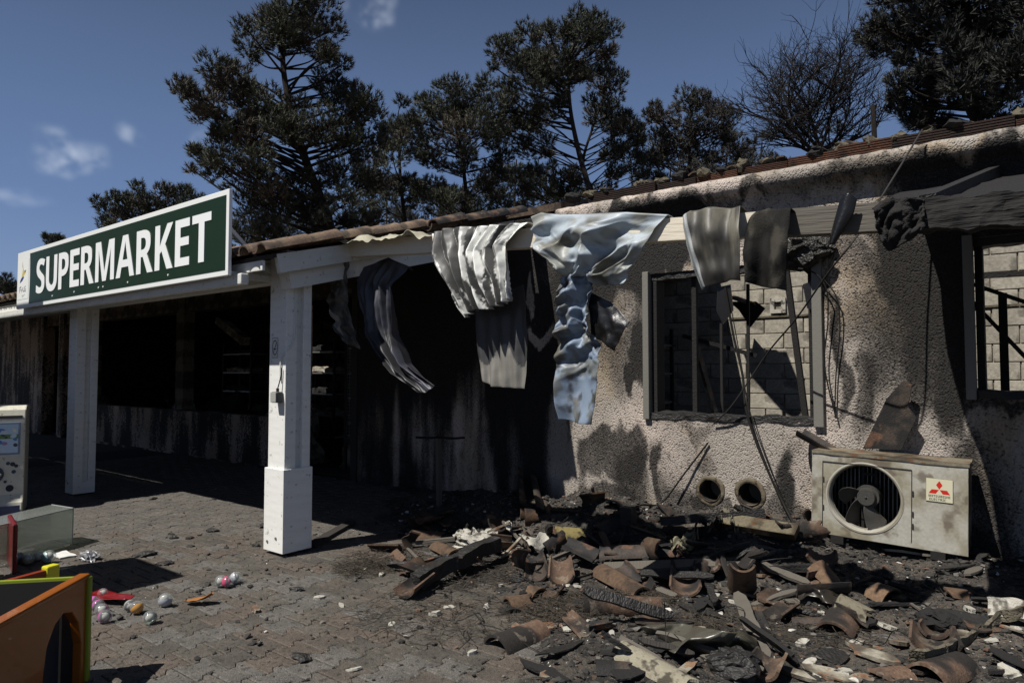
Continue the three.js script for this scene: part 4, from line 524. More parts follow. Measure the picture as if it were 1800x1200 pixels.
for (let i = 0; i < 26; i++) { // further tile shards scattered through the field
  const px = rr(900, 1780), py = rr(965, 1190); const p = onRubble(px, py); if (rubbleH(p.x, p.z) < .0) continue; const a = rr(0, 6.28), L = rr(.09, .24); const q = p.clone().add(V(Math.cos(a) * L, rr(-.01, .04), Math.sin(a) * L)); p.y -= .01; layTile(p, q, rnd() < .55 ? rr(-20, 20) : rr(150, 200), pick([C1, B0, B1, S0, S1, B2]), LB.shard, { jag: rr(.05, .14), arc: rr(1.3, 2.5), r: rr(.07, .11) });
}
{ // the heap against the wall: shards, laths and lumps thrown together
  seed = 1212; const dusty = ['#8b8478', '#a59a8a', '#6c6258'].map(c => MAT({ map: T.burntclay, color: new THREE.Color(c).multiplyScalar(1.9), bumpMap: T.grit, bumpScale: .004 }));
  for (let i = 0; i < 66; i++) { const px = rr(690, 1450), py = px > 1190 && px < 1400 ? rr(945, 1012) : rr(908, 1012), h = rr(-.01, .09), p = onRubble(px, py, h), a = rr(0, 6.28), L = rr(.1, .34), q = p.clone().add(V(Math.cos(a) * L, rr(-.12, .12), Math.sin(a) * L)); q.y = Math.max(q.y, rubbleH(q.x, q.z)); if (q.z < WZ + .06) q.z = WZ + .06; layTile(p, q, pick([rr(-30, 30), rr(140, 220), rr(60, 110)]), pick([B1, S0, S1, ...dusty, dusty[2], B0]), LB.shard, { jag: rr(.04, .16), arc: rr(1.1, 2.5), r: rr(.07, .11) }); }
}
// ---------------------------------------------------------------- charred timber, boards, scraps
const plank = (label, A, B, w, h, mat, o = {}) => { const L = A.distanceTo(B); let g = new THREE.BoxGeometry(w, h, L, 3, 2, Math.max(4, Math.round(L / .03))); if (o.rough) g = rough(g, o.rough, 9, rnd() * 20); if (o.splinter) { const p = g.attributes.position; for (let i = 0; i < p.count; i++) { const z = Math.abs(p.getZ(i)) / (L / 2); if (z > .8) p.setX(i, p.getX(i) * lerp(1, .25, (z - .8) / .2 * fbm(p.getX(i) * 40, p.getZ(i) * 3, 2) * 1.6)); } } g = boxUV(g); g.rotateZ((o.roll ?? 0)); g.applyMatrix4(new THREE.Matrix4().lookAt(B, A, V(0, 1, 0))); const c = A.clone().lerp(B, .5); g.translate(c.x, c.y + h / 2, c.z); return single(o.name ?? 'charred_timber', g, mat, label, o.cat ?? 'timber'); };
plank('thick charred beam sloping from a tile up to white crumpled scraps', onRubble(730, 1036, .02), onRubble(872, 966, .1), .1, .1, m.char, { rough: .025 });
plank('thin weathered batten lying flat before the shaded wall', onRubble(678, 962, 0), onRubble(800, 950, .02), .05, .03, m.woodGrey, { name: 'batten' });
plank('short dark plank reaching the white column foot', onRubble(545, 962, 0), onRubble(618, 920, .01), .09, .03, m.woodSoot, { name: 'plank', cat: 'plank' });
plank('flat sooty board lying behind the brown split tile', onRubble(1062, 1002, .03), onRubble(1310, 1006, .03), .12, .03, m.woodGrey, { name: 'plank', cat: 'plank', roll: .2 });
plank('dark board on edge under the round vents', onRubble(1160, 938, .1), onRubble(1345, 935, .1), .03, .07, m.char, { rough: .012, name: 'plank', cat: 'plank' });
plank('grey metal-edged board lying below the vents', onRubble(1262, 968, .06), onRubble(1402, 955, .08), .13, .05, MAT({ map: T.scorch, color: '#b9b2a2', roughness: .5, metalness: .2 }), { name: 'plank', cat: 'plank', roll: .5 });
plank('splintered plank with white flecks pointing into the foreground', onRubble(1298, 1046, .07), onRubble(1352, 1176, .0), .08, .025, m.woodGrey, { splinter: 1, rough: .012, roll: .5 }); plank('narrow charred lath crossing a splintered plank', onRubble(1330, 1096, .04), onRubble(1400, 1172, .0), .06, .02, m.charDull, { splinter: 1, rough: .01, roll: -.4 });
plank('split lath with ash white edges beside the upright tile', onRubble(1338, 1010, .06), onRubble(1424, 1036, .02), .06, .02, m.woodGrey, { splinter: 1, rough: .012, roll: .3 }); plank('charred rafter piece lying level with the upright tile', onRubble(1330, 1022, .0), onRubble(1432, 1020, .02), .08, .05, m.charDull, { rough: .02 });
plank('burnt lath slanting over dark tiles', onRubble(1320, 1068, .02), onRubble(1402, 1040, .05), .05, .02, m.woodGrey, { splinter: 1, rough: .01 }); plank('charred beam end half buried near the yellowed tile', onRubble(992, 980, .02), onRubble(1030, 955, .1), .08, .06, m.charDull, { rough: .02 });
plank('long charred batten in front of the black post', onRubble(960, 990, .03), onRubble(1032, 962, .05), .03, .025, m.woodGrey, { name: 'batten' });
plank('thin pale stick lying in the shaded rubble', onRubble(1602, 1062, .02), onRubble(1632, 1094, 0), .015, .01, m.woodGrey, { name: 'batten' });
{ seed = 1313; for (let i = 0; i < 34; i++) { const px = i < 22 ? rr(700, 1440) : rr(1000, 1780), py = i < 22 ? rr(908, 1010) : rr(1010, 1180), p = onRubble(px, py, rr(0, .07)), a = rr(0, 6.28), L = rr(.15, .6), q = p.clone().add(V(Math.cos(a) * L, rr(-.1, .16), Math.sin(a) * L * .7)); q.y = Math.max(q.y, rubbleH(q.x, q.z) + .005); if (q.z < WZ + .05) q.z = WZ + .05; const o = plank('splintered burnt lath lying tangled in the rubble', p, q, rr(.02, .06), rr(.012, .03), pick([m.charDull, m.woodGrey, m.woodSoot, m.char]), { splinter: 1, rough: rr(.005, .015), roll: rr(-1, 1), name: 'burnt_lath', cat: 'lath' }); o.userData.group = 'burnt laths in the rubble'; } }
{ const p = onRubble(1105, 958), t = onZ(1103, 890, p.z), g = rough(new THREE.BoxGeometry(.1, t.y + .05, .1, 4, 14, 4), .012, 9, 4); g.translate(p.x, (t.y + .05) / 2 - .05, p.z); single('charred_post', boxUV(g), m.char, 'short black charred post standing in the rubble by the wall', 'post'); }
{ const p = onRubble(772, 888); const s = thing('burnt_stand', 'burnt t-shaped stand with thin crossbar before the shaded wall', 'stand', [p.x, p.y, p.z]); const top = onZ(768, 770, p.z).y - p.y; part('stem', bar(V(0, -.02, 0), V(-.02, top, 0), .055, .04), m.woodGrey, s); part('crossbar', tube([V(-.36, top - .01, 0), V(-.15, top - .005, 0), V(0, top + .01, 0), V(.2, top + .012, 0), V(.36, top + .03, 0)], .014, .012, 30, 6), m.charDull, s); part('wire_hook', tube([V(-.02, top, 0), V(0, top + .05, .01), V(.08, top + .16, .02), V(.1, top + .22, .02)], .004, .004, 20, 5), m.cable, s); }
{ const g = rough(new THREE.IcosahedronGeometry(1, 4), .45, 2.5, 9); g.scale(.13, .07, .1); const p = onRubble(1292, 1172, .03); g.translate(p.x, p.y, p.z); single('charcoal_lump', boxUV(g), m.char, 'big lump of cracked charcoal in front of the melted sheet', 'charcoal'); const g2 = rough(new THREE.IcosahedronGeometry(1, 4), .5, 2.5, 19); g2.scale(.12, .06, .09); const p2 = onRubble(1654, 1098, .03); g2.translate(p2.x, p2.y, p2.z); single('charcoal_lump', boxUV(g2), m.charDull, 'charcoal lump beside the long curved render slab', 'charcoal'); }
// slab of render still curved from the tiles it covered
{ const g = rough(shell((u, v) => { const p = onRubble(lerp(1600, 1800, u), lerp(1140, 1072, sm(.15, 1, u)) + v * 22, .05 + .06 * Math.sin(u * 5 + .5) + .14 * sm(.5, 1, u) - .07 * v); return p; }, 60, 10, .02), .012, 9, 2); single('render_slab', boxUV(g), MAT({ map: T.plaster, color: '#8f897c', bumpMap: T.stucco, bumpScale: .012 }), 'long curved slab of broken render rising out of the rubble', 'render slab'); const g2 = rough(new THREE.BoxGeometry(.2, .03, .1, 16, 3, 10), .03, 7, 3); g2.rotateX(1.1); const p = onRubble(1772, 1080, .09); g2.translate(p.x, p.y, p.z); single('render_slab', boxUV(g2), m.plaster, 'upright chunk of pale render behind the curved slab', 'render slab'); }
// melted sheets on the ground
const groundSheet = (label, o, hf, nu, nv, col, mat) => { const C = coons(...o); const g = shell((u, v) => { const [x, y] = C(u, v); return onRubble(x, y, hf(u, v)); }, nu, nv, .005); single('melted_sheet', g, mat ?? PHY({ color: col, roughness: .35, clearcoat: .5, clearcoatRoughness: .3, bumpMap: T.grit, bumpScale: .001 }), label, 'plastic sheet'); };
groundSheet('smoky grey plastic sheet curled on the ash in the foreground', [[[1142, 1098], [1200, 1096], [1262, 1108], [1296, 1112]], [[1126, 1102], [1168, 1140], [1186, 1148], [1200, 1128], [1262, 1140]], null, null].map((q, i) => q ?? [0, 0, [[1142, 1098], [1126, 1102]], [[1296, 1112], [1284, 1130], [1262, 1140]]][i]), (u, v) => .03 + .09 * sm(.2, .6, u) * (1 - v * .7) + .03 * Math.sin(u * 9 + v * 3), 60, 30, '#4d4b42');
groundSheet('olive plastic sheet folded to a point beside the charcoal lump', [[[1282, 1118], [1300, 1108], [1330, 1122]], [[1258, 1142], [1300, 1148], [1338, 1162]]], (u, v) => .04 + .07 * Math.sin(u * 3.1) * (1 - v) + .02 * Math.sin(v * 6), 40, 24, '#3a382e');
groundSheet('torn dark sheet lying flat before the unit', [[[1402, 1040], [1450, 1036], [1496, 1046]], [[1404, 1056], [1450, 1062], [1500, 1060]]], (u, v) => .05 + .05 * Math.sin(u * 4) * (1 - v), 30, 12, '#2c2822');
groundSheet('wavy grey fibre sheet scrap under the vents', [[[1222, 938], [1250, 922], [1275, 932], [1300, 926]], [[1215, 958], [1240, 938], [1262, 946], [1290, 944]]], (u, v) => .1 + .05 * Math.sin(u * 11) , 40, 8, '#7d7a70', MAT({ map: T.plaster, color: '#8e8a7e', bumpMap: T.grit, bumpScale: .004 }));
groundSheet('crumpled pale green-grey scrap by the wall', [[[1178, 952], [1200, 946], [1222, 950]], [[1190, 968], [1202, 964], [1228, 966]]], (u, v) => .09 + .04 * Math.sin(u * 6 + v), 24, 10, '#9a9882', MAT({ map: T.plaster, color: '#b5b39b' }));
{ // crumpled white scraps
  const crumple = (px, py, sx, sy, sz, label, s) => { const g = rough(new THREE.IcosahedronGeometry(1, 5), .75, 2.1, s); g.scale(sx, sy, sz); const q = mergeVertices(g); const p = onRubble(px, py, sy * .6); q.translate(p.x, p.y, p.z); single('crumpled_scrap', boxUV(q), m.plaster, label, 'scrap'); };
  crumple(832, 958, .14, .1, .12, 'heap of crumpled whitish sheeting behind the charred beam', 3); crumple(858, 945, .07, .06, .08, 'small white crumpled scrap on the heap behind the charred beam', 8); crumple(815, 945, .08, .06, .07, 'grey crumpled scrap at the back of the white heap', 14);
  groundSheet('white bent sheet piece lying in front of a dark hole in the rubble', [[[912, 938], [940, 946], [950, 940], [968, 950]], [[918, 944], [942, 966], [952, 966], [962, 958]]], (u, v) => .1 + .04 * Math.sin(u * 5), 20, 10, '#b5b2a2', m.plaster);
  groundSheet('white scrap hanging off a lath above the rubble', [[[888, 918], [895, 914], [900, 920]], [[890, 930], [896, 932], [900, 928]]], (u, v) => .2 - .05 * v, 12, 10, '#b5b2a2', m.plaster);
  plank('pale lath propped up between white scraps', onRubble(858, 936, .12), onRubble(896, 920, .2), .04, .015, m.scorch, { name: 'batten' }); plank('curved strip of buff wood sticking out of the rubble', onRubble(882, 984, .02), onRubble(916, 946, .16), .03, .012, m.scorch, { name: 'batten' });
  plank('sooty lath leaning among broken tiles by the white scrap', onRubble(920, 960, .04), onRubble(884, 918, .18), .02, .02, m.woodGrey, { name: 'batten' });
}
// pieces of plaster and mortar, each its own
{
  const shard = (r, th, s) => { const n = 7 + Math.floor(rnd() * 4), pts = []; for (let i = 0; i < n; i++) { const a = i / n * 6.283, k = r * rr(.6, 1.1); pts.push(new THREE.Vector2(Math.cos(a) * k, Math.sin(a) * k * .65)); } const g = new THREE.ExtrudeGeometry(new THREE.Shape(pts), { depth: th, bevelEnabled: false }); g.rotateX(-Math.PI / 2); return boxUV(g); };
  const spots = [[1505, 1132, .07], [1486, 1182, .075], [1436, 1186, .05], [1520, 1192, .05], [1458, 1194, .04], [1412, 1134, .06], [1425, 1164, .05], [1560, 1104, .06], [1580, 1132, .1], [1545, 1146, .04], [1640, 1078, .07], [1705, 1080, .05], [1290, 1060, .035], [1260, 1048, .035], [1236, 1052, .04], [1340, 1030, .04], [1430, 1022, .04], [996, 1030, .05], [1016, 1032, .04], [940, 1040, .05], [1000, 1104, .07], [1030, 1110, .05], [766, 1082, .045], [790, 1068, .04], [689, 1098, .035], [906, 1104, .03], [830, 1150, .035], [620, 1178, .05], [960, 1188, .06], [670, 1012, .035], [640, 1002, .045], [1790, 1110, .08], [1740, 1126, .07], [1770, 1182, .09], [1400, 1080, .04], [1445, 1085, .04], [1340, 1108, .05], [735, 1075, .03], [880, 1030, .03], [1100, 1000, .05], [975, 1030, .05], [448, 1074, .04], [1125, 1008, .05], [560, 1052, .04], [600, 1065, .035]];
  for (const [x, y, r] of spots) { const p = onRubble(x, y), g = shard(r, rr(.008, .025)); g.rotateX(rr(-.25, .25)); g.rotateZ(rr(-.3, .3)); g.rotateY(rr(0, 6)); g.translate(p.x, p.y, p.z); single('plaster_chip', g, rnd() < .75 ? m.plaster : m.scorch, 'flat broken chip of pale plaster lying on the ground', 'plaster chip', 'plaster chips over the ground'); }
}
{ // flakes of charred board and sheet, each its own
  seed = 717; for (let i = 0; i < 70; i++) { const px = rr(880, 1790), py = 960 + 235 * Math.pow(rnd(), .8), p = onRubble(px, py, .004); if (rubbleH(p.x, p.z) < .0) continue; const L = rr(.05, .2), w = rr(.02, .08), pts = []; for (let k = 0; k < 9; k++) { const a = k / 9 * 6.283, q = rr(.6, 1.1); pts.push(new THREE.Vector2(Math.cos(a) * L * q, Math.sin(a) * w * q)); } const g = new THREE.ExtrudeGeometry(new THREE.Shape(pts), { depth: rr(.006, .02), bevelEnabled: false }); g.rotateX(-Math.PI / 2 + rr(-.35, .35)); g.rotateY(rr(0, 6.28)); g.translate(p.x, p.y + .01, p.z); single('charred_flake', boxUV(g), pick([m.charDull, m.char, m.woodGrey, m.sooty[0], m.scorch]), 'thin burnt flake of board or sheeting lying in the rubble', 'flake', 'burnt flakes in the rubble'); }
}
{ // countless crumbs: charcoal, clay, ash, plaster
  seed = 909; const base = [0, 1, 2].map(i => { let q = rough(new THREE.IcosahedronGeometry(1, i === 2 ? 1 : 0), .55, 1.7, i * 9 + 2); q.scale(1, i === 0 ? .28 : .5, .7); q = q.toNonIndexed(); q.computeVertexNormals(); return q; });
  let N = 0; const cols = [[.02, .019, .017, 50], [.045, .04, .035, 22], [.1, .06, .04, 9], [.1, .092, .082, 12], [.42, .4, .36, 4]].flatMap(([r, g, b, n]) => Array(n).fill([r, g, b])); N = 8000;
  const D = new THREE.Object3D(), cc = new THREE.Color();
  base.forEach((g, b) => {
    const im = new THREE.InstancedMesh(g, MAT({ roughness: .85 }), N); im.name = numbered('rubble_crumbs'); im.castShadow = im.receiveShadow = true; let k = 0, guard = 0;
    while (k < N && guard++ < 400000) { let x, z, s; if (k < N * .84) { x = rr(-5.6, 1.2); z = rr(-6.1, -1.2); const h = rubbleH(x, z); if (rnd() > sm(-.02, .04, h)) continue; s = .005 + .026 * Math.pow(rnd(), 5); } else { x = rr(-10.5, 0); z = rr(-5.6, -1.1); if (rnd() > sm(-10, -4.5, x) * .7 + .3) continue; s = .003 + .011 * Math.pow(rnd(), 5); } D.position.set(x, Math.max(0, rubbleH(x, z)) + s * .3, z); D.rotation.set(rr(-.5, .5), rr(0, 6.28), rr(-.5, .5)); D.scale.setScalar(s); D.scale.y *= rr(.5, 1.1); D.updateMatrix(); im.setMatrixAt(k, D.matrix); const c = pick(cols), t = rr(.7, 1.3); im.setColorAt(k, cc.setRGB(c[0] * t, c[1] * t, c[2] * t)); k++; }
    im.count = k; scene.add(im); stuff(im); tag(im, ['coarse crumbs of charcoal and clay strewn over the paving', 'loose charcoal grains scattered through the rubble', 'small bits of plaster and brick among the ash'][b], 'rubble');
  });
  const ng = new THREE.BoxGeometry(.0022, .0022, .1); const im = new THREE.InstancedMesh(ng, MAT({ roughness: .8 }), 4200); im.name = 'pine_needle_litter'; let k = 0; const heaps = [[680, 985, .38], [640, 1000, .25], [1010, 1075, .25], [1050, 1060, .2], [1130, 1050, .22], [960, 1080, .3], [830, 1010, .35], [1250, 1110, .3], [1420, 1100, .4], [760, 1080, .5]].map(([x, y, r]) => [onRubble(x, y), r]);
  for (; k < 4200; k++) { const [p, r] = pick(heaps), a = rr(0, 6.28), d = r * Math.pow(rnd(), .6), x = p.x + Math.cos(a) * d, z = p.z + Math.sin(a) * d; D.position.set(x, Math.max(0, rubbleH(x, z)) + rr(.002, .03), z); D.rotation.set(rr(-.5, .5), rr(0, 6.28), 0); D.scale.setScalar(rr(.6, 1.3)); D.updateMatrix(); im.setMatrixAt(k, D.matrix); const t = rr(.5, 1.4); im.setColorAt(k, cc.setRGB(.05 * t, .04 * t, .028 * t)); } scene.add(im); stuff(im); tag(im, 'dry pine needle litter lying in drifts on the rubble', 'needles');
}
{ seed = 444; for (let i = 0; i < 14; i++) { const a = onRubble(rr(740, 1700), rr(930, 1150), .01), pts = [a]; let q = a.clone(), d = rr(0, 6.28); for (let k = 0; k < 6; k++) { d += rr(-1.1, 1.1); q = q.clone().add(V(Math.cos(d) * .11, 0, Math.sin(d) * .11)); if (q.z < WZ + .05) q.z = WZ + .05; q.y = Math.max(0, rubbleH(q.x, q.z)) + rr(.005, .09); pts.push(q); } single('burnt_wire', tube(pts, .003, .003, 40, 4), rnd() < .5 ? m.cable : m.metalDark, 'short curl of burnt wire lying in the rubble', 'wire', 'burnt wire curls'); } }
{ // charcoal bits on the swept paving, each its own
  seed = 515; for (const [x, y, s] of [[372, 932, .06], [300, 938, .04], [305, 945, .04], [332, 945, .035], [335, 960, .035], [270, 876, .05], [255, 974, .08], [262, 972, .05], [290, 990, .06], [376, 877, .03], [398, 962, .03], [450, 958, .04], [432, 948, .03], [470, 922, .09], [530, 1155, .06], [350, 940, .02], [298, 878, .02], [420, 955, .025], [262, 922, .02], [520, 1035, .05], [440, 1030, .03], [350, 1038, .03]]) { const g = rough(new THREE.IcosahedronGeometry(1, 2), .5, 1.9, x); g.scale(s, s * .3, s * .6); const p = onY(x, y, s * .15); g.rotateY(rr(0, 6)); g.translate(p.x, p.y, p.z); single('charcoal_bit', boxUV(g), m.char, 'flat bit of charcoal lying on the clear paving', 'charcoal', 'charcoal bits on the paving'); }
}
// ---------------------------------------------------------------- inside the ruin
{
  const post = (label, a, b, w, mat, name = 'charred_strut') => single(name, bar(a, b, w), mat, label, 'strut');
  const Zb = -9.2; post('leaning scorched pole seen through the first window', onZ(1225, 610, -7.2), V(onZ(1287, 716, -7.6).x, .3, -7.6), .05, m.scorch); post('upright charred post against the block wall', V(onZ(1313, 600, -8.6).x, 0, -8.6), V(onZ(1315, 495, -8.6).x, 2.6, -8.6), .035, m.charDull); post('thin upright pipe inside the first window', V(onZ(1268, 600, -8.4).x, 0, -8.4), V(onZ(1268, 560, -8.4).x, 2.1, -8.4), .03, m.metalDark);
  post('level charred rail across the block wall', onZ(1200, 590, -8.3), onZ(1330, 625, -8.7), .05, m.charDull);
  { const g = sheetScrap([[1308, 622], [1340, 618], [1384, 620], [1398, 655], [1418, 700], [1416, 716], [1400, 735], [1376, 722], [1322, 662]], -9.3, .02); g.translate(-.4, 2, 1.26); single('added_shade_panel', g, m.charDull, 'unseen burnt panel added behind the wall top to cast a shadow', 'added panel'); post('charred prop added to hold the shadow panel', V(-2.0, 0, -8.0), V(-2.35, 3.2, -8.03), .06, m.charDull); }  // panel cut to a shadow outline, added out of view to cast it
  single('leaning_board', sheetScrap([[1283, 530], [1330, 530], [1346, 542], [1320, 575], [1300, 545]], -8.9, .02), m.charDull, 'charred bracket scrap fixed high on the block wall', 'panel'); const tg = tileGeo(.4, .09, .08, .013, 8, 2); tg.rotateX(.3); tg.rotateY(1); const tp = onZ(1303, 535, -8.8); tg.translate(tp.x, tp.y, tp.z); single('clay_tile', tg, C0, 'orange tile shard caught on the charred bracket indoors', 'roof tile');
  const rack = (x, z, turn, label, n = 5) => { const r = thing('shelf_rack', label, 'shelf', [x, 0, z], turn, 'burnt shop shelves'); for (const sx of [-.55, .55]) for (const sz of [-.2, .2]) part('upright', box(sx - .02, sx + .02, 0, 2.1, sz - .02, sz + .02), m.metalDark, r); for (let k = 0; k < n; k++) { part('shelf', box(-.56, .56, .25 + k * .4, .275 + k * .4, -.22, .22), m.metal, r); const g = rough(new THREE.BoxGeometry(.9, .09, .34, 30, 3, 10), .05, 6, k + x); g.translate(0, .32 + k * .4, 0); part('burnt_goods', boxUV(g), k % 2 ? m.scorch : m.charDull, r); } };
  rack(-4.75, -8.9, 0, 'burnt metal shelf rack with ash white goods by the block wall'); rack(-11, -8.2, 0, 'sooty shelf rack standing behind the low shopfront wall'); rack(-13.8, -8.2, 0, 'sooty shelf rack deep inside beside another rack'); rack(-8.7, -7.6, Math.PI / 2, 'tall sooty shelf rack inside the entrance', 5);
  seed = 818; for (const [x, z, s] of [[-9.9, -6.75, .34], [-12.2, -6.8, .36], [-13.4, -6.7, .3], [-10.2, -6.9, .36], [-10.9, -7.0, .35], [-11.8, -7, .3], [-14, -7, .3], [-8, -7, .35], [-2.5, -7.4, .5], [.4, -7.2, .55], [-18.9, -7, .4]]) { const g = rough(new THREE.IcosahedronGeometry(1, 4), .7, 2.3, x * 3); g.scale(s * 1.6, s * (x > -10 ? .9 : 2.4), s); g.translate(x, s * .3, z); single('burnt_heap', boxUV(g), rnd() < .5 ? m.scorch : m.charDull, x > -5 ? 'heap of burnt goods on the roofless shop floor' : 'heap of burnt goods on the dark shop floor', 'heap', 'burnt heaps indoors'); }
  const door = thing('mesh_door', 'sooty steel mesh door ajar in the dark entrance', 'door', [-7.95, 0, -6.6], .15); const bars = []; for (let i = 0; i <= 12; i++) bars.push(box(-.3 + i * .05 - .003, -.3 + i * .05 + .003, .5, 2.0, -.003, .003)); for (let i = 0; i <= 30; i++) bars.push(box(-.3, .3, .5 + i * .05 - .003, .5 + i * .05 + .003, .003, .008)); part('mesh', bars, m.metal, door); part('frame', [box(-.34, -.3, 0, 2.05, -.02, .02), box(.3, .34, 0, 2.05, -.02, .02), box(-.3, .3, 2.0, 2.05, -.02, .02), box(-.3, .3, .42, .5, -.02, .02)], m.metalDark, door);
  post('fallen pale roof lath slanting inside the shopfront', onZ(385, 562, -7.2), onZ(432, 600, -7.2), .16, m.scorch, 'fallen_board'); post('dark rail slanting across the second window', onZ(1712, 500, WZ - .25), onZ(1830, 540, WZ - .25), .03, m.charDull); post('black cable-like rod slanting down in the second window', onZ(1710, 530, WZ - .3), onZ(1815, 640, WZ - .3), .03, m.charDull); post('upright charred stud in the second window', V(onZ(1765, 600, -7).x, .5, -7), V(onZ(1763, 520, -7).x, 2.15, -7), .06, m.charDull); post('level charred rail high in the second window', onZ(1700, 486, -7.05), onZ(1850, 478, -7.05), .045, m.charDull);
}
// ---------------------------------------------------------------- toys and capsules by the entrance
{
  const acr = (c) => PHY({ color: c, roughness: .08, transmission: .86, thickness: 0 }), orange = PHY({ color: '#8a4a08', roughness: .35, clearcoat: .3 }), yellow = MAT({ color: '#7f8c22', roughness: .4 }), red = PHY({ color: '#6d0b0e', roughness: .35, clearcoat: .3 });
  // capsule vending machine, its front towards the paving
  const gm = thing('capsule_machine', 'white capsule toy vending machine with dial and clear display window', 'vending machine', [-8.86, 0, -2.42], 1.2); const wh = MAT({ map: T.paint, color: '#e8e4d6', roughness: .4 }); const side = new THREE.Shape([[-.2, 0], [.3, 0], [.27, .12], [.2, .2], [.2, .98], [.17, 1.08], [.1, 1.12], [-.2, 1.12]].map(p => new THREE.Vector2(...p))); const bg = new THREE.ExtrudeGeometry(side, { depth: .46, bevelEnabled: true, bevelSize: .012, bevelThickness: .012, bevelSegments: 2 }); bg.rotateY(-Math.PI / 2); bg.translate(.23, 0, 0); part('body', bg, wh, gm); part('window', box(-.2, .2, .62, .96, .2, .215, .004), PHY({ color: '#7f93a8', roughness: .12, clearcoat: 1 }), gm);
  const cv = document.createElement('canvas'); cv.width = cv.height = 256; const x = cv.getContext('2d'); x.fillStyle = '#9db4c9'; x.fillRect(0, 0, 256, 256); x.fillStyle = '#5b7a4a'; x.fillRect(0, 90, 256, 40); for (let i = 0; i < 30; i++) { x.fillStyle = pick(['#4a6ea8', '#c9c3b0', '#6a8a58', '#8d6f8f', '#3b4048', '#a9b7c4']); x.beginPath(); x.ellipse(rr(10, 246), rr(20, 240), rr(8, 26), rr(8, 22), rr(0, 3), 0, 6.3); x.fill(); } const t = new THREE.CanvasTexture(cv); t.colorSpace = THREE.SRGBColorSpace; part('display_card', new THREE.PlaneGeometry(.36, .3).translate(0, .79, .218), MAT({ map: t, roughness: .3 }), gm);
  const dial = new THREE.CylinderGeometry(.085, .09, .03, 32); dial.rotateX(Math.PI / 2); part('dial', dial.translate(-.02, .42, .215), MAT({ color: '#3f4858', roughness: .35 }), gm); part('dial_grip', box(-.09, .05, .405, .435, .23, .26, .008), wh, gm); for (const [a, b, r] of [[.14, .52, .022], [.17, .5, .018], [.1, .53, .018], [.15, .44, .02], [.12, .27, .035], [.08, .34, .015]]) { const g = new THREE.CylinderGeometry(r, r, .004, 18); g.rotateX(Math.PI / 2); part('sticker', g.translate(a, b, .214), MAT({ color: pick(['#2b2f3a', '#5a4a3a', '#40465a']) }), gm); } part('slot_strip', box(-.21, .21, 1.0, 1.03, .188, .2125), MAT({ color: '#4a4a48' }), gm); part('base_tray', box(-.22, .22, .0, .1, .3, .32), MAT({ color: '#3b4260', roughness: .4 }), gm);
  // clear case
  const h = .31, A = onY(128, 893, h), Bp = onY(10, 921, h), Cp = onY(90, 887, h); const ux = Bp.clone().sub(A), uz = Cp.clone().sub(A); const cb = thing('clear_case', 'clear acrylic display case lying on the paving with toy balls inside', 'case', [A.x, 0, A.z]); const corner = (i, j, y) => ux.clone().multiplyScalar(i).addScaledVector(uz, j).setY(y); const panel = (p, q, r) => { const n = q.clone().sub(p), mm = r.clone().sub(p); return shell((u, v) => p.clone().addScaledVector(n, u).addScaledVector(mm, v), 2, 2, .004); };
  const am = acr('#e4e8e4'); part('top_panel', panel(corner(0, 0, h), corner(1.2, 0, h), corner(0, 1, h)), am, cb); part('side_panel', panel(corner(0, 0, .006), corner(1.2, 0, .006), corner(0, 0, h)), am, cb); part('side_panel', panel(corner(0, 0, .006), corner(0, 1, .006), corner(0, 0, h)), am, cb); part('side_panel', panel(corner(0, 1, .006), corner(1.2, 1, .006), corner(0, 1, h)), am, cb); part('edge_strip', [tube([corner(0, 0, h), corner(.6, 0, h), corner(1.2, 0, h)], .005, .005, 4, 5), tube([corner(0, 0, 0), corner(0, 0, .15), corner(0, 0, h)], .005, .005, 4, 5), tube([corner(0, 0, h), corner(0, .5, h), corner(0, 1, h)], .005, .005, 4, 5)], MAT({ color: '#8d908c', roughness: .3 }), cb);
  // red panel
  { const p0 = onY(0, 1010, .0), p = onY(20, 1010, 0); const g = box(-.5, 0, 0, .36, -.03, .0, .01); g.rotateY(-.2); g.translate(p.x, 0, p.z); single('red_board', g, red, 'glossy red plastic panel standing beside the clear case', 'panel'); }
  // orange open box with arch
  const H = .49, c1 = onY(152, 1017, H), c2v = onY(-60, 1136, H), c3 = onY(60, 1022, H); const ob = thing('orange_toy_box', 'orange plastic toy bin with arched opening and yellow-green rim', 'toy bin', [c1.x, 0, c1.z]); const d = c2v.clone().sub(c1).setY(0), Ld = d.length(), ang = -Math.atan2(d.z, d.x); const d2 = c3.clone().sub(c1).setY(0), L2 = Math.max(.6, d2.length());
  const fs = new THREE.Shape([[0, 0], [.04, 0], [.04, .2], [.07, .31], [.13, .38], [.2, .4], [.27, .37], [.33, .29], [.35, .18], [.35, 0], [Ld, 0], [Ld, H], [0, H]].map(p => new THREE.Vector2(...p))); const fg = new THREE.ExtrudeGeometry(fs, { depth: .03, bevelEnabled: true, bevelSize: .006, bevelThickness: .006, bevelSegments: 2 }); fg.rotateY(ang); part('arched_side', fg, orange, ob); const rim = box(-.015, Ld, H, H + .025, -.012, .045, .01); rim.rotateY(ang); part('rim', rim, orange, ob);
  const edge = box(-.02, .012, 0, H + .012, -.02, .05, .008); edge.rotateY(ang); part('corner_trim', edge, yellow, ob); const a2 = -Math.atan2(d2.z, d2.x); const bk = box(.0, L2, 0, H, -.015, .012); bk.rotateY(a2); part('back_side', bk, MAT({ color: '#20201e', roughness: .5 }), ob); const r2 = box(.0, L2, H, H + .012, -.012, .012); r2.rotateY(a2); part('back_rim', r2, yellow, ob);
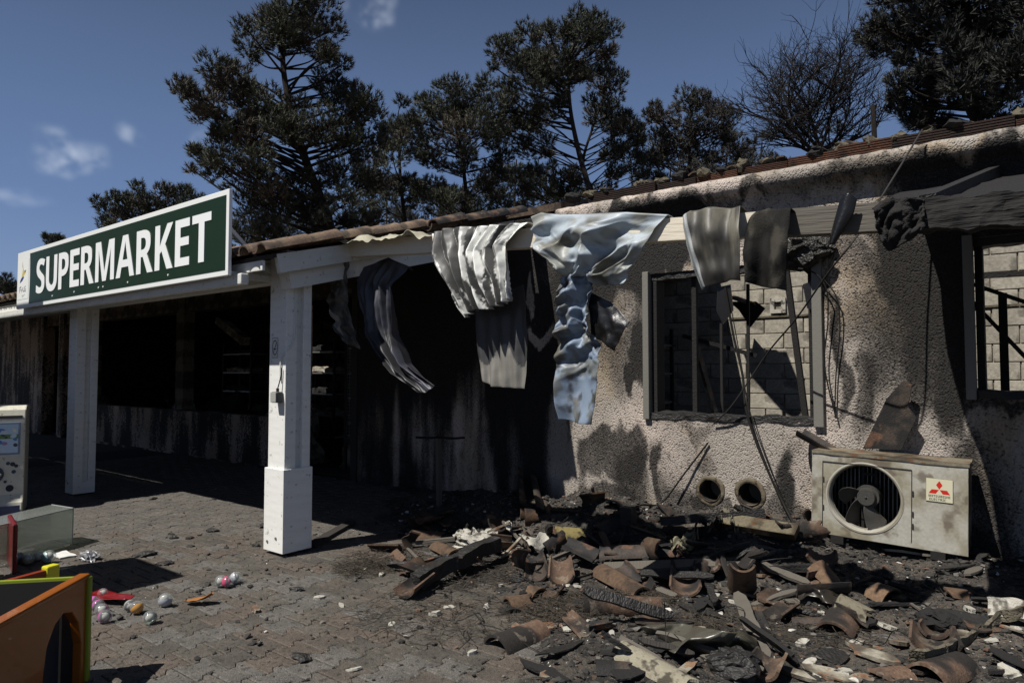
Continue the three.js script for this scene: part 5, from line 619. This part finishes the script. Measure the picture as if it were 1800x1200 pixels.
  const inn = box(.03, Ld, .2, .22, 0, .6); inn.rotateY(ang); inn.translate(-.02, 0, 0); const back = box(.04, .34, 0, .41, .1, .12); back.rotateY(ang); part('inner_wall', back, PHY({ color: '#3a3d42', roughness: .3 }), ob);
  { const a = onY(94, 994, .3), b = onY(-20, 1024, .3); const dd = b.clone().sub(a).setY(0); const o = thing('orange_low_tray', 'low orange red tray side with bright yellow cap behind the toy bin', 'tray', [a.x, 0, a.z]); const an = -Math.atan2(dd.z, dd.x); const g1 = box(0, dd.length(), 0, .29, -.02, .02, .006); g1.rotateY(an); part('side', g1, PHY({ color: '#7a2a08', roughness: .4 }), o); const g2 = box(-.02, .06, 0, .31, -.03, .03, .01); g2.rotateY(an); part('cap', g2, MAT({ color: '#c4c02a', roughness: .4 }), o); }
  // toy capsules
  const ball = (px, py, r, color, label, half) => { const p = onY(px, py, r), o = thing('toy_capsule', label, 'capsule', [p.x, r, p.z], rr(0, 6), 'toy capsules on the paving'); const up = new THREE.SphereGeometry(r, 24, 12, 0, 6.2832, 0, 1.5708), lo = new THREE.SphereGeometry(r * .985, 24, 12, 0, 6.2832, 1.5708, 1.5708); o.rotation.z = rr(-1.9, 1.9); part('clear_half', up, PHY({ color: '#f2f6f6', roughness: .06, transmission: .88, thickness: 0 }), o); part('coloured_half', lo, PHY({ color, roughness: .25, clearcoat: .5 }), o); part('toy_inside', rough(new THREE.IcosahedronGeometry(r * .6, 2), r * .2, 9 / r * .02, px), MAT({ color: half ?? '#a8a49a' }), o); };
  seed = 66; const WL = 'clear and white toy capsule on the paving', PL = 'pink toy capsule beside the red tray';
  ball(163, 1058, .038, '#b85aa0', PL); ball(178, 1072, .04, '#a86a8c', PL); ball(184, 1083, .04, '#9a5d86', PL); ball(172, 1064, .038, '#a0568c', PL); ball(240, 1067, .04, '#b98a4a', 'toy capsule with an orange toy inside', '#b9702a'); ball(228, 1064, .036, '#8f938f', WL); ball(290, 1054, .044, '#9b9fa6', WL); ball(263, 1085, .04, '#7f8a80', WL); ball(388, 1021, .042, '#aab0aa', WL); ball(399, 1022, .04, '#b04a68', 'clear capsule with a pink toy inside', '#c2466e'); ball(414, 1015, .042, '#a7a9ad', WL); ball(180, 1043, .034, '#8a4a50', PL);
  ball(85, 978, .05, '#8fa8a4', 'pale green toy ball in the clear case'); ball(66, 976, .042, '#a8aaa6', 'grey toy ball in the clear case'); ball(48, 982, .045, '#8d8a70', 'yellowish toy ball in the clear case'); ball(30, 980, .045, '#6d7078', 'dark toy ball in the clear case');
  { const p = onY(192, 1058, .0), g = rough(shell((u, v) => V(lerp(-.17, .17, u), .02 + .03 * Math.abs(v - .5) + .025 * Math.abs(u - .5), lerp(-.08, .08, v) * (1 - .5 * u)), 20, 12, .006), .004, 9, 2); g.rotateY(.35); g.translate(p.x, 0, p.z); single('red_tray', g, red, 'flat red plastic shell lying among pink capsules', 'tray'); }
  { const g = rough(new THREE.IcosahedronGeometry(1, 5), .8, 2.2, 5); g.scale(.08, .045, .06); const p = onY(156, 979, .02); g.translate(p.x, p.y, p.z); single('crumpled_foil', boxUV(g), MAT({ color: '#9a9a9c', metalness: .4, roughness: .35 }), 'crumpled silver foil ball on the paving near the clear case', 'foil'); const g2 = rough(new THREE.BoxGeometry(.22, .008, .12, 16, 1, 8), .012, 7, 4); const p2 = onY(110, 974, .01); g2.translate(p2.x, p2.y, p2.z); single('paper_sheet', boxUV(g2), MAT({ color: '#c9c9c4' }), 'white paper poking out from the clear case', 'paper'); }
  { const p = onY(350, 1062, 0), g = rough(shell((u, v) => V(lerp(-.09, .09, u), .01 + .05 * u * u + .03 * Math.abs(v - .4), lerp(-.05, .05, v) * Math.sin(.4 + 2.4 * u)), 16, 10, .004), .01, 14, 1); g.rotateY(.6); g.translate(p.x, p.y, p.z); single('dry_leaf', g, MAT({ color: '#8a5a2a' }), 'curled orange brown leaf on the sunlit paving', 'leaf'); }
}
{ const c = thing('added_shade_cabinet', 'tall unseen cabinet added beside the orange bin for its shadow', 'cabinet', [-5.86, 0, -.72]); part('base', box(-.42, .42, 0, .85, -.42, .42, .02), MAT({ color: '#7a1d18', roughness: .4 }), c); part('header', box(-.43, .43, 1.85, 2.2, -.43, .43, .02), MAT({ color: '#8a4a08', roughness: .4 }), c); part('back_panel', box(-.42, .42, .85, 1.85, .38, .42), MAT({ color: '#d8d4c8', roughness: .5 }), c); for (const [a, b] of [[-1, -1], [1, -1], [-1, 1], [1, 1]]) part('corner_post', box(a * .4 - .02, a * .4 + .02, .85, 1.85, b * .4 - .02, b * .4 + .02), m.metal, c); part('side_glass', box(-.42, -.41, .86, 1.84, -.37, .37), PHY({ color: '#dfe6e6', transmission: .9, roughness: .05, thickness: 0 }), c); part('toy_pile', rough(new THREE.BoxGeometry(.78, .5, .7, 20, 10, 20), .12, 5, 3).translate(0, 1.1, 0), MAT({ color: '#8a6f7a' }), c); }  // unseen cabinet, added only to throw its shadow over the paving
// unseen block added so that its top edge shades the first column
{ const nb = thing('added_shade_block', 'plain unseen block added beside the entrance court for its shadow', 'building'); const mat = MAT({ color: '#a89a86', bumpMap: T.stucco, bumpScale: .008 }); part('wall', box(-15, -9.5, -.05, 4.3, -1.43, 4), mat, nb); part('roof', box(-15.2, -9.4, 4.3, 4.42, -1.49, 4.2), m.clay[1], nb); }
// ---------------------------------------------------------------- pines behind the shop
let TRI = 0; const bark = MAT({ color: '#2c231b', bumpMap: T.char, bumpScale: .02, roughness: 1 });
const needleM = MAT({ vertexColors: true, roughness: .7 });
function pine(label, D, trunk, clumps, o = {}) {
  seed = o.seed ?? Math.floor(D * 1000 + clumps.length);
  const tp = trunk.map(([x, y]) => atDist(x, y, D)); const base = tp[0].clone(); base.y = -.1; const dir = tp[0].clone().sub(tp[1]).normalize(); base.x += dir.x * .6; base.z += dir.z * .6;
  const root = thing('pine_tree', label, 'tree', [base.x, 0, base.z], 0, o.group ?? 'pines behind the shop'); const loc = p => p.clone().sub(V(base.x, 0, base.z));
  const line = [base, ...tp].map(loc), R0 = o.trunkR ?? .2; part('trunk', tube(line, R0 * 1.2, R0 * .3, 40, 9), bark, root);
  const curve = new THREE.CatmullRomCurve3(line), samples = curve.getSpacedPoints(60), limbs = [], P = [], C = [];
  const depth = o.depth ?? 1.6;
  const tone = o.tone ?? [[.048, .053, .028], [.034, .039, .022], [.066, .055, .035], [.04, .044, .024]];
  for (const [x, y, r, b] of clumps) {
    const c0 = atDist(x, y, D), f = project(c0)[2], rm = r * f / F; const toward = c0.clone().sub(camera.position).setY(0).normalize(); const c = loc(c0.addScaledVector(toward, rr(-1, 1) * depth));
    // limb from the trunk up into the clump
    let best = samples[0], bd = 1e9; for (const s of samples) { const dv = c.y - s.y; if (dv < -.2) continue; const dd = Math.abs(Math.hypot(c.x - s.x, c.z - s.z) * .45 - dv) + .15 * c.distanceTo(s); if (dd < bd) { bd = dd; best = s; } }
    const mid = best.clone().lerp(c, .55); mid.y -= rr(-.04, .1) * best.distanceTo(c); mid.x += rr(-.2, .2); mid.z += rr(-.2, .2); limbs.push(tube([best, mid, c], clamp(.035 * rm + .03, .03, .11) * (R0 / .2), .015, 10, 5));
    for (let k = 0; k < 3; k++) { const e = c.clone().add(V(rr(-1, 1), rr(-.5, .8), rr(-1, 1)).multiplyScalar(rm * .7)); limbs.push(tube([mid.clone().lerp(c, .4), c.clone().lerp(e, .5), e], .022, .008, 5, 4)); }
    const n = Math.round((o.density ?? 1) * 235 * rm * rm + 24), t = tone[Math.floor(rnd() * tone.length)], tk = rr(.75, 1.25);
    for (let i = 0; i < n; i++) {
      const d = V(rr(-1, 1), rr(-1, 1), rr(-1, 1)).normalize(), rad = rm * (.35 + .7 * Math.pow(rnd(), .6)) * (1 + .35 * (fbm(d.x * 2 + x, d.y * 2 + d.z + y, 2) - .5)); const q = c.clone().add(V(d.x * rad * 1.08, d.y * rad * .85, d.z * rad)); const ax = d.clone().multiplyScalar(.7).add(V(0, .75, 0)).normalize();
      const L = (o.needle ?? .19) * rr(.75, 1.25), K = 13, ct = tk * rr(.6, 1.35), wd = o.width ?? .0125;
      for (let k = 0; k < K; k++) {
        let vx = ax.x + rr(-.8, .8), vy = ax.y + rr(-.8, .8), vz = ax.z + rr(-.8, .8), n1 = 1 / Math.hypot(vx, vy, vz); vx *= n1; vy *= n1; vz *= n1;
        const a = rr(-1, 1), b = rr(-1, 1), e = rr(-1, 1); let sx = vy * e - vz * b, sy = vz * a - vx * e, sz = vx * b - vy * a; const n2 = wd * rr(.8, 1.3) / Math.hypot(sx, sy, sz); sx *= n2; sy *= n2; sz *= n2;
        const off = rr(-.6, .4) * L * .7, px = q.x + ax.x * off, py = q.y + ax.y * off, pz = q.z + ax.z * off;
        P.push(px - sx, py - sy, pz - sz, px + sx, py + sy, pz + sz, px + vx * L, py + vy * L, pz + vz * L); for (let w = 0; w < 3; w++) C.push(t[0] * ct, t[1] * ct, t[2] * ct);
      }
    }
  }
  part('limbs', limbs, bark, root); const g = new THREE.BufferGeometry(); g.setAttribute('position', new THREE.Float32BufferAttribute(P, 3)); g.setAttribute('color', new THREE.Float32BufferAttribute(C, 3)); g.computeVertexNormals(); part('crown', g, needleM, root); TRI += P.length / 9; return root;
}
const J = (list, n = 1, j = 10) => { n = 2; const out = []; for (const [x, y, r] of list) { out.push([x, y, r]); for (let k = 0; k < n; k++) out.push([x + rr(-j, j) * 2, y + rr(-j, j) * 1.4, r * rr(.45, .75)]); } return out; };
seed = 1; pine('tall pine with a broad layered crown above the signboard end', 25, [[582, 410], [540, 290], [512, 200], [497, 110], [500, 40]], J([[470, 30, 36], [515, 10, 40], [560, 30, 38], [585, 60, 22], [440, 75, 28], [490, 70, 36], [540, 75, 34], [575, 95, 16], [375, 130, 30], [415, 125, 28], [345, 165, 26], [318, 182, 20], [395, 165, 32], [435, 155, 26], [368, 205, 26], [590, 140, 30], [620, 150, 26], [560, 130, 16], [600, 185, 32], [640, 200, 30], [655, 218, 22], [470, 200, 34], [435, 215, 28], [520, 195, 30], [400, 235, 20], [345, 268, 15], [385, 265, 22], [440, 255, 34], [500, 250, 38], [560, 240, 40], [610, 250, 36], [645, 262, 30], [375, 305, 24], [420, 300, 34], [470, 310, 38], [530, 310, 38], [600, 310, 40], [645, 315, 30], [440, 355, 34], [500, 360, 36], [550, 370, 34], [610, 370, 32], [430, 400, 30], [640, 370, 22], [480, 410, 30], [560, 405, 26]], 1, 12), { trunkR: .23 });
seed = 2; pine('slim pine with olive crown beside the tall layered one', 30, [[712, 400], [704, 320], [700, 220]], J([[697, 205, 22], [720, 225, 26], [690, 245, 26], [725, 270, 28], [690, 290, 28], [720, 320, 24], [684, 330, 22], [735, 345, 18], [672, 365, 16]], 1, 10), { trunkR: .15 });
seed = 3; pine('rounded pine with a dense domed crown over the portico roof', 30, [[822, 400], [815, 300], [800, 215], [792, 170]], J([[765, 165, 26], [800, 160, 26], [835, 172, 28], [745, 205, 26], [785, 200, 34], [830, 205, 34], [865, 205, 26], [750, 240, 26], [800, 245, 32], [850, 240, 34], [880, 250, 24], [760, 280, 22], [820, 285, 24], [870, 290, 26], [760, 325, 24], [800, 335, 22], [850, 330, 22], [780, 365, 22], [840, 365, 20], [880, 345, 22], [745, 350, 16]], 1, 11), { trunkR: .16 });
seed = 4; pine('tallest pine with a bare leaning trunk and flat topped crown', 28, [[1038, 350], [1018, 270], [1003, 195], [998, 120]], J([[925, 48, 22], [955, 62, 26], [990, 55, 26], [1015, 48, 22], [1050, 58, 26], [1075, 72, 20], [875, 108, 22], [905, 92, 26], [945, 100, 34], [990, 95, 34], [1035, 90, 30], [1068, 95, 18], [890, 135, 26], [930, 140, 34], [975, 140, 34], [1015, 130, 26], [900, 170, 24], [940, 180, 26], [975, 185, 20]], 1, 10), { trunkR: .2 });
seed = 5; pine('forked pine with open hanging branches right behind the bare leaning trunk', 31, [[1045, 350], [1025, 290], [1040, 230], [1062, 170]], J([[1055, 150, 22], [1078, 165, 24], [1045, 185, 22], [1085, 195, 26], [1105, 225, 24], [1060, 215, 22], [1095, 245, 24], [1120, 255, 18], [1070, 265, 16], [1100, 285, 20], [1080, 315, 16], [1120, 300, 18], [1060, 340, 14], [925, 215, 24], [950, 230, 22], [900, 230, 24], [930, 255, 22], [960, 265, 18], [985, 300, 20], [940, 300, 18], [915, 330, 22], [960, 335, 22], [1000, 335, 18], [1010, 315, 14]], 1, 9), { trunkR: .14 });
seed = 6; pine('dark bushy pine standing left of the burnt bare tree', 32, [[1215, 340], [1212, 280], [1215, 200]], J([[1150, 215, 18], [1175, 215, 22], [1205, 190, 22], [1235, 185, 22], [1260, 205, 22], [1285, 220, 18], [1160, 245, 24], [1200, 230, 30], [1245, 235, 30], [1290, 245, 22], [1140, 275, 20], [1180, 270, 30], [1230, 275, 30], [1280, 280, 26], [1310, 270, 18], [1160, 305, 22], [1210, 310, 26], [1260, 310, 22], [1140, 325, 16], [1300, 300, 18]], 1, 10), { trunkR: .16, tone: [[.03, .033, .024], [.04, .038, .028], [.05, .042, .03]] });
seed = 7; pine('low pine crowns showing behind the top of the signboard', 34, [[250, 460], [252, 400], [255, 350]], J([[190, 358, 18], [215, 355, 18], [245, 348, 20], [285, 345, 18], [310, 350, 18], [190, 385, 18], [230, 380, 24], [275, 375, 24], [315, 375, 20], [325, 345, 12], [340, 365, 18], [200, 410, 20], [250, 410, 20], [300, 405, 20]], 1, 9), { trunkR: .15 });
seed = 8; pine('distant little pine peeking over the far end of the signboard', 48, [[92, 520], [92, 460], [92, 420]], J([[85, 417, 9], [103, 422, 9], [92, 435, 12], [110, 440, 10]], 1, 5), { trunkR: .15 }); pine('far pine row edge above the left roof end', 46, [[10, 560], [10, 520]], J([[2, 500, 14], [22, 506, 10], [-20, 498, 16], [12, 512, 12]], 1, 6), { trunkR: .15 });
seed = 9; pine('near dark pine overhanging the end of the wall', 15, [[1720, 260], [1712, 150], [1700, 20], [1695, -80]], J([[1530, 12, 26], [1560, 25, 32], [1600, 15, 36], [1545, 55, 26], [1580, 70, 30], [1640, 10, 46], [1690, 20, 50], [1750, 10, 56], [1800, 30, 50], [1620, 60, 34], [1610, 110, 24], [1600, 145, 20], [1640, 100, 26], [1690, 75, 40], [1740, 75, 40], [1790, 95, 46], [1650, 150, 26], [1620, 175, 24], [1690, 130, 30], [1740, 130, 32], [1785, 150, 36], [1580, 165, 18], [1600, 190, 20], [1640, 195, 22], [1690, 180, 26], [1730, 190, 30], [1770, 195, 30], [1610, 215, 16], [1830, 120, 50], [1840, 40, 60], [1600, -30, 50], [1700, -40, 60], [1800, -50, 70]], 1, 14), { trunkR: .17, depth: 1.2, needle: .14, width: .009, density: 1.9, tone: [[.014, .016, .012], [.02, .021, .016]] });
seed = 10; pine('pine standing between the slim pine and the domed one', 38, [[650, 420], [655, 330], [660, 270]], J([[660, 290, 20], [640, 310, 22], [668, 330, 18], [645, 350, 22], [620, 390, 24], [660, 395, 14]], 1, 8), { trunkR: .14 });
seed = 12; pine('hazy pine filling the gap low behind the tile eaves', 42, [[905, 390], [905, 340], [908, 280]], J([[885, 300, 22], [915, 320, 20], [870, 340, 24], [900, 360, 20], [940, 350, 22], [980, 350, 22], [1020, 340, 16], [830, 350, 18], [790, 380, 18], [850, 380, 20]], 1, 8), { trunkR: .14 });
for (const [x, D, y0, lb] of [[680, 52, 330, 'far pine glimpsed through the gap above the portico tiles'], [770, 50, 320, 'far pine low behind the domed crown'], [960, 50, 300, 'far pine low behind the bare leaning trunk'], [1110, 48, 300, 'far pine behind the open hanging branches'], [1180, 46, 290, 'far pine low behind the dark bushy one'], [1340, 44, 250, 'far pine half hidden by the bare burnt tree'], [1480, 40, 230, 'far pine behind the burnt snag'], [560, 48, 340, 'far pine low behind the tall layered crown'], [440, 50, 360, 'far pine behind the top corner of the signboard']]) { seed = x; const L = []; for (let i = 0; i < 15; i++) L.push([x + rr(-62, 62), y0 + 12 + rr(0, 85), rr(13, 22)]); L.push([x + rr(-15, 15), y0, 14]); pine(lb, D, [[x, y0 + 90], [x + rr(-6, 6), y0 + 40], [x, y0]], L, { trunkR: .15, density: .8, tone: [[.035, .037, .027], [.042, .039, .029]] }); }
{ // burnt bare tree: limbs fanning out from a short trunk
  seed = 21; const D = 21, W0 = (x, y) => atDist(x, y, D), b = W0(1440, 300); const t = thing('burnt_bare_tree', 'leafless fire-scorched tree with a fan of fine upswept twigs', 'tree', [b.x, 0, b.z]); const loc = p => p.clone().sub(V(b.x, 0, b.z)); const tw = [], lm = []; part('trunk', tube([V(0, -.1, 0), V(0, 2.4, 0), loc(W0(1440, 250))], .18, .12, 20, 8), bark, t);
  const grow = (p, d, L, r, lv) => { const pts = [p]; let q = p.clone(), v = d.clone(); const n = 4; for (let i = 0; i < n; i++) { v.add(V(rr(-.34, .34), rr(-.16, .22), rr(-.34, .34))).normalize(); q = q.clone().addScaledVector(v, L / n); pts.push(q); } (lv > 1 ? tw : lm).push(tube(pts, r, r * .45, lv > 1 ? 5 : 8, lv > 1 ? 3 : 5)); if (lv >= 4) return; const k = lv === 1 ? 9 : lv === 2 ? 7 : 5; for (let i = 0; i < k; i++) { const s = pts[1 + Math.floor(rnd() * n)], dd = v.clone().add(V(rr(-1.1, 1.1), rr(-.5, .7), rr(-1.1, 1.1))).normalize(); grow(s, dd, L * rr(.5, .75), r * .5, lv + 1); } };
  const top = loc(W0(1440, 262)); const side = RX.clone(); for (const [a, L] of [[-1.15, 1.7], [-.75, 1.9], [-.35, 2.0], [0, 2.1], [.3, 2.1], [.65, 2.1], [1.05, 1.9], [-1.5, 1.3], [1.4, 1.5]]) grow(top.clone().add(V(0, rr(-.4, .1), 0)), side.clone().multiplyScalar(Math.sin(a)).add(V(0, Math.cos(a) * .9 + .1, 0)).add(V(rr(-.3, .3), 0, rr(-.3, .3))).normalize(), L * 1.1, .055, 1);
  const tm = MAT({ color: '#211d1a', roughness: 1 }); part('limbs', lm, tm, t); part('twigs', tw, tm, t); const p0 = atDist(1537, 230, 19), p1 = atDist(1535, 185, 19); single('bare_snag', tube([V(p0.x, 0, p0.z), p0, p1], .1, .06, 16, 7), bark, 'broken upright burnt trunk beside the bare tree', 'tree trunk');
}
for (const o of scene.children) shadow(o);
renderer.render(scene, camera);
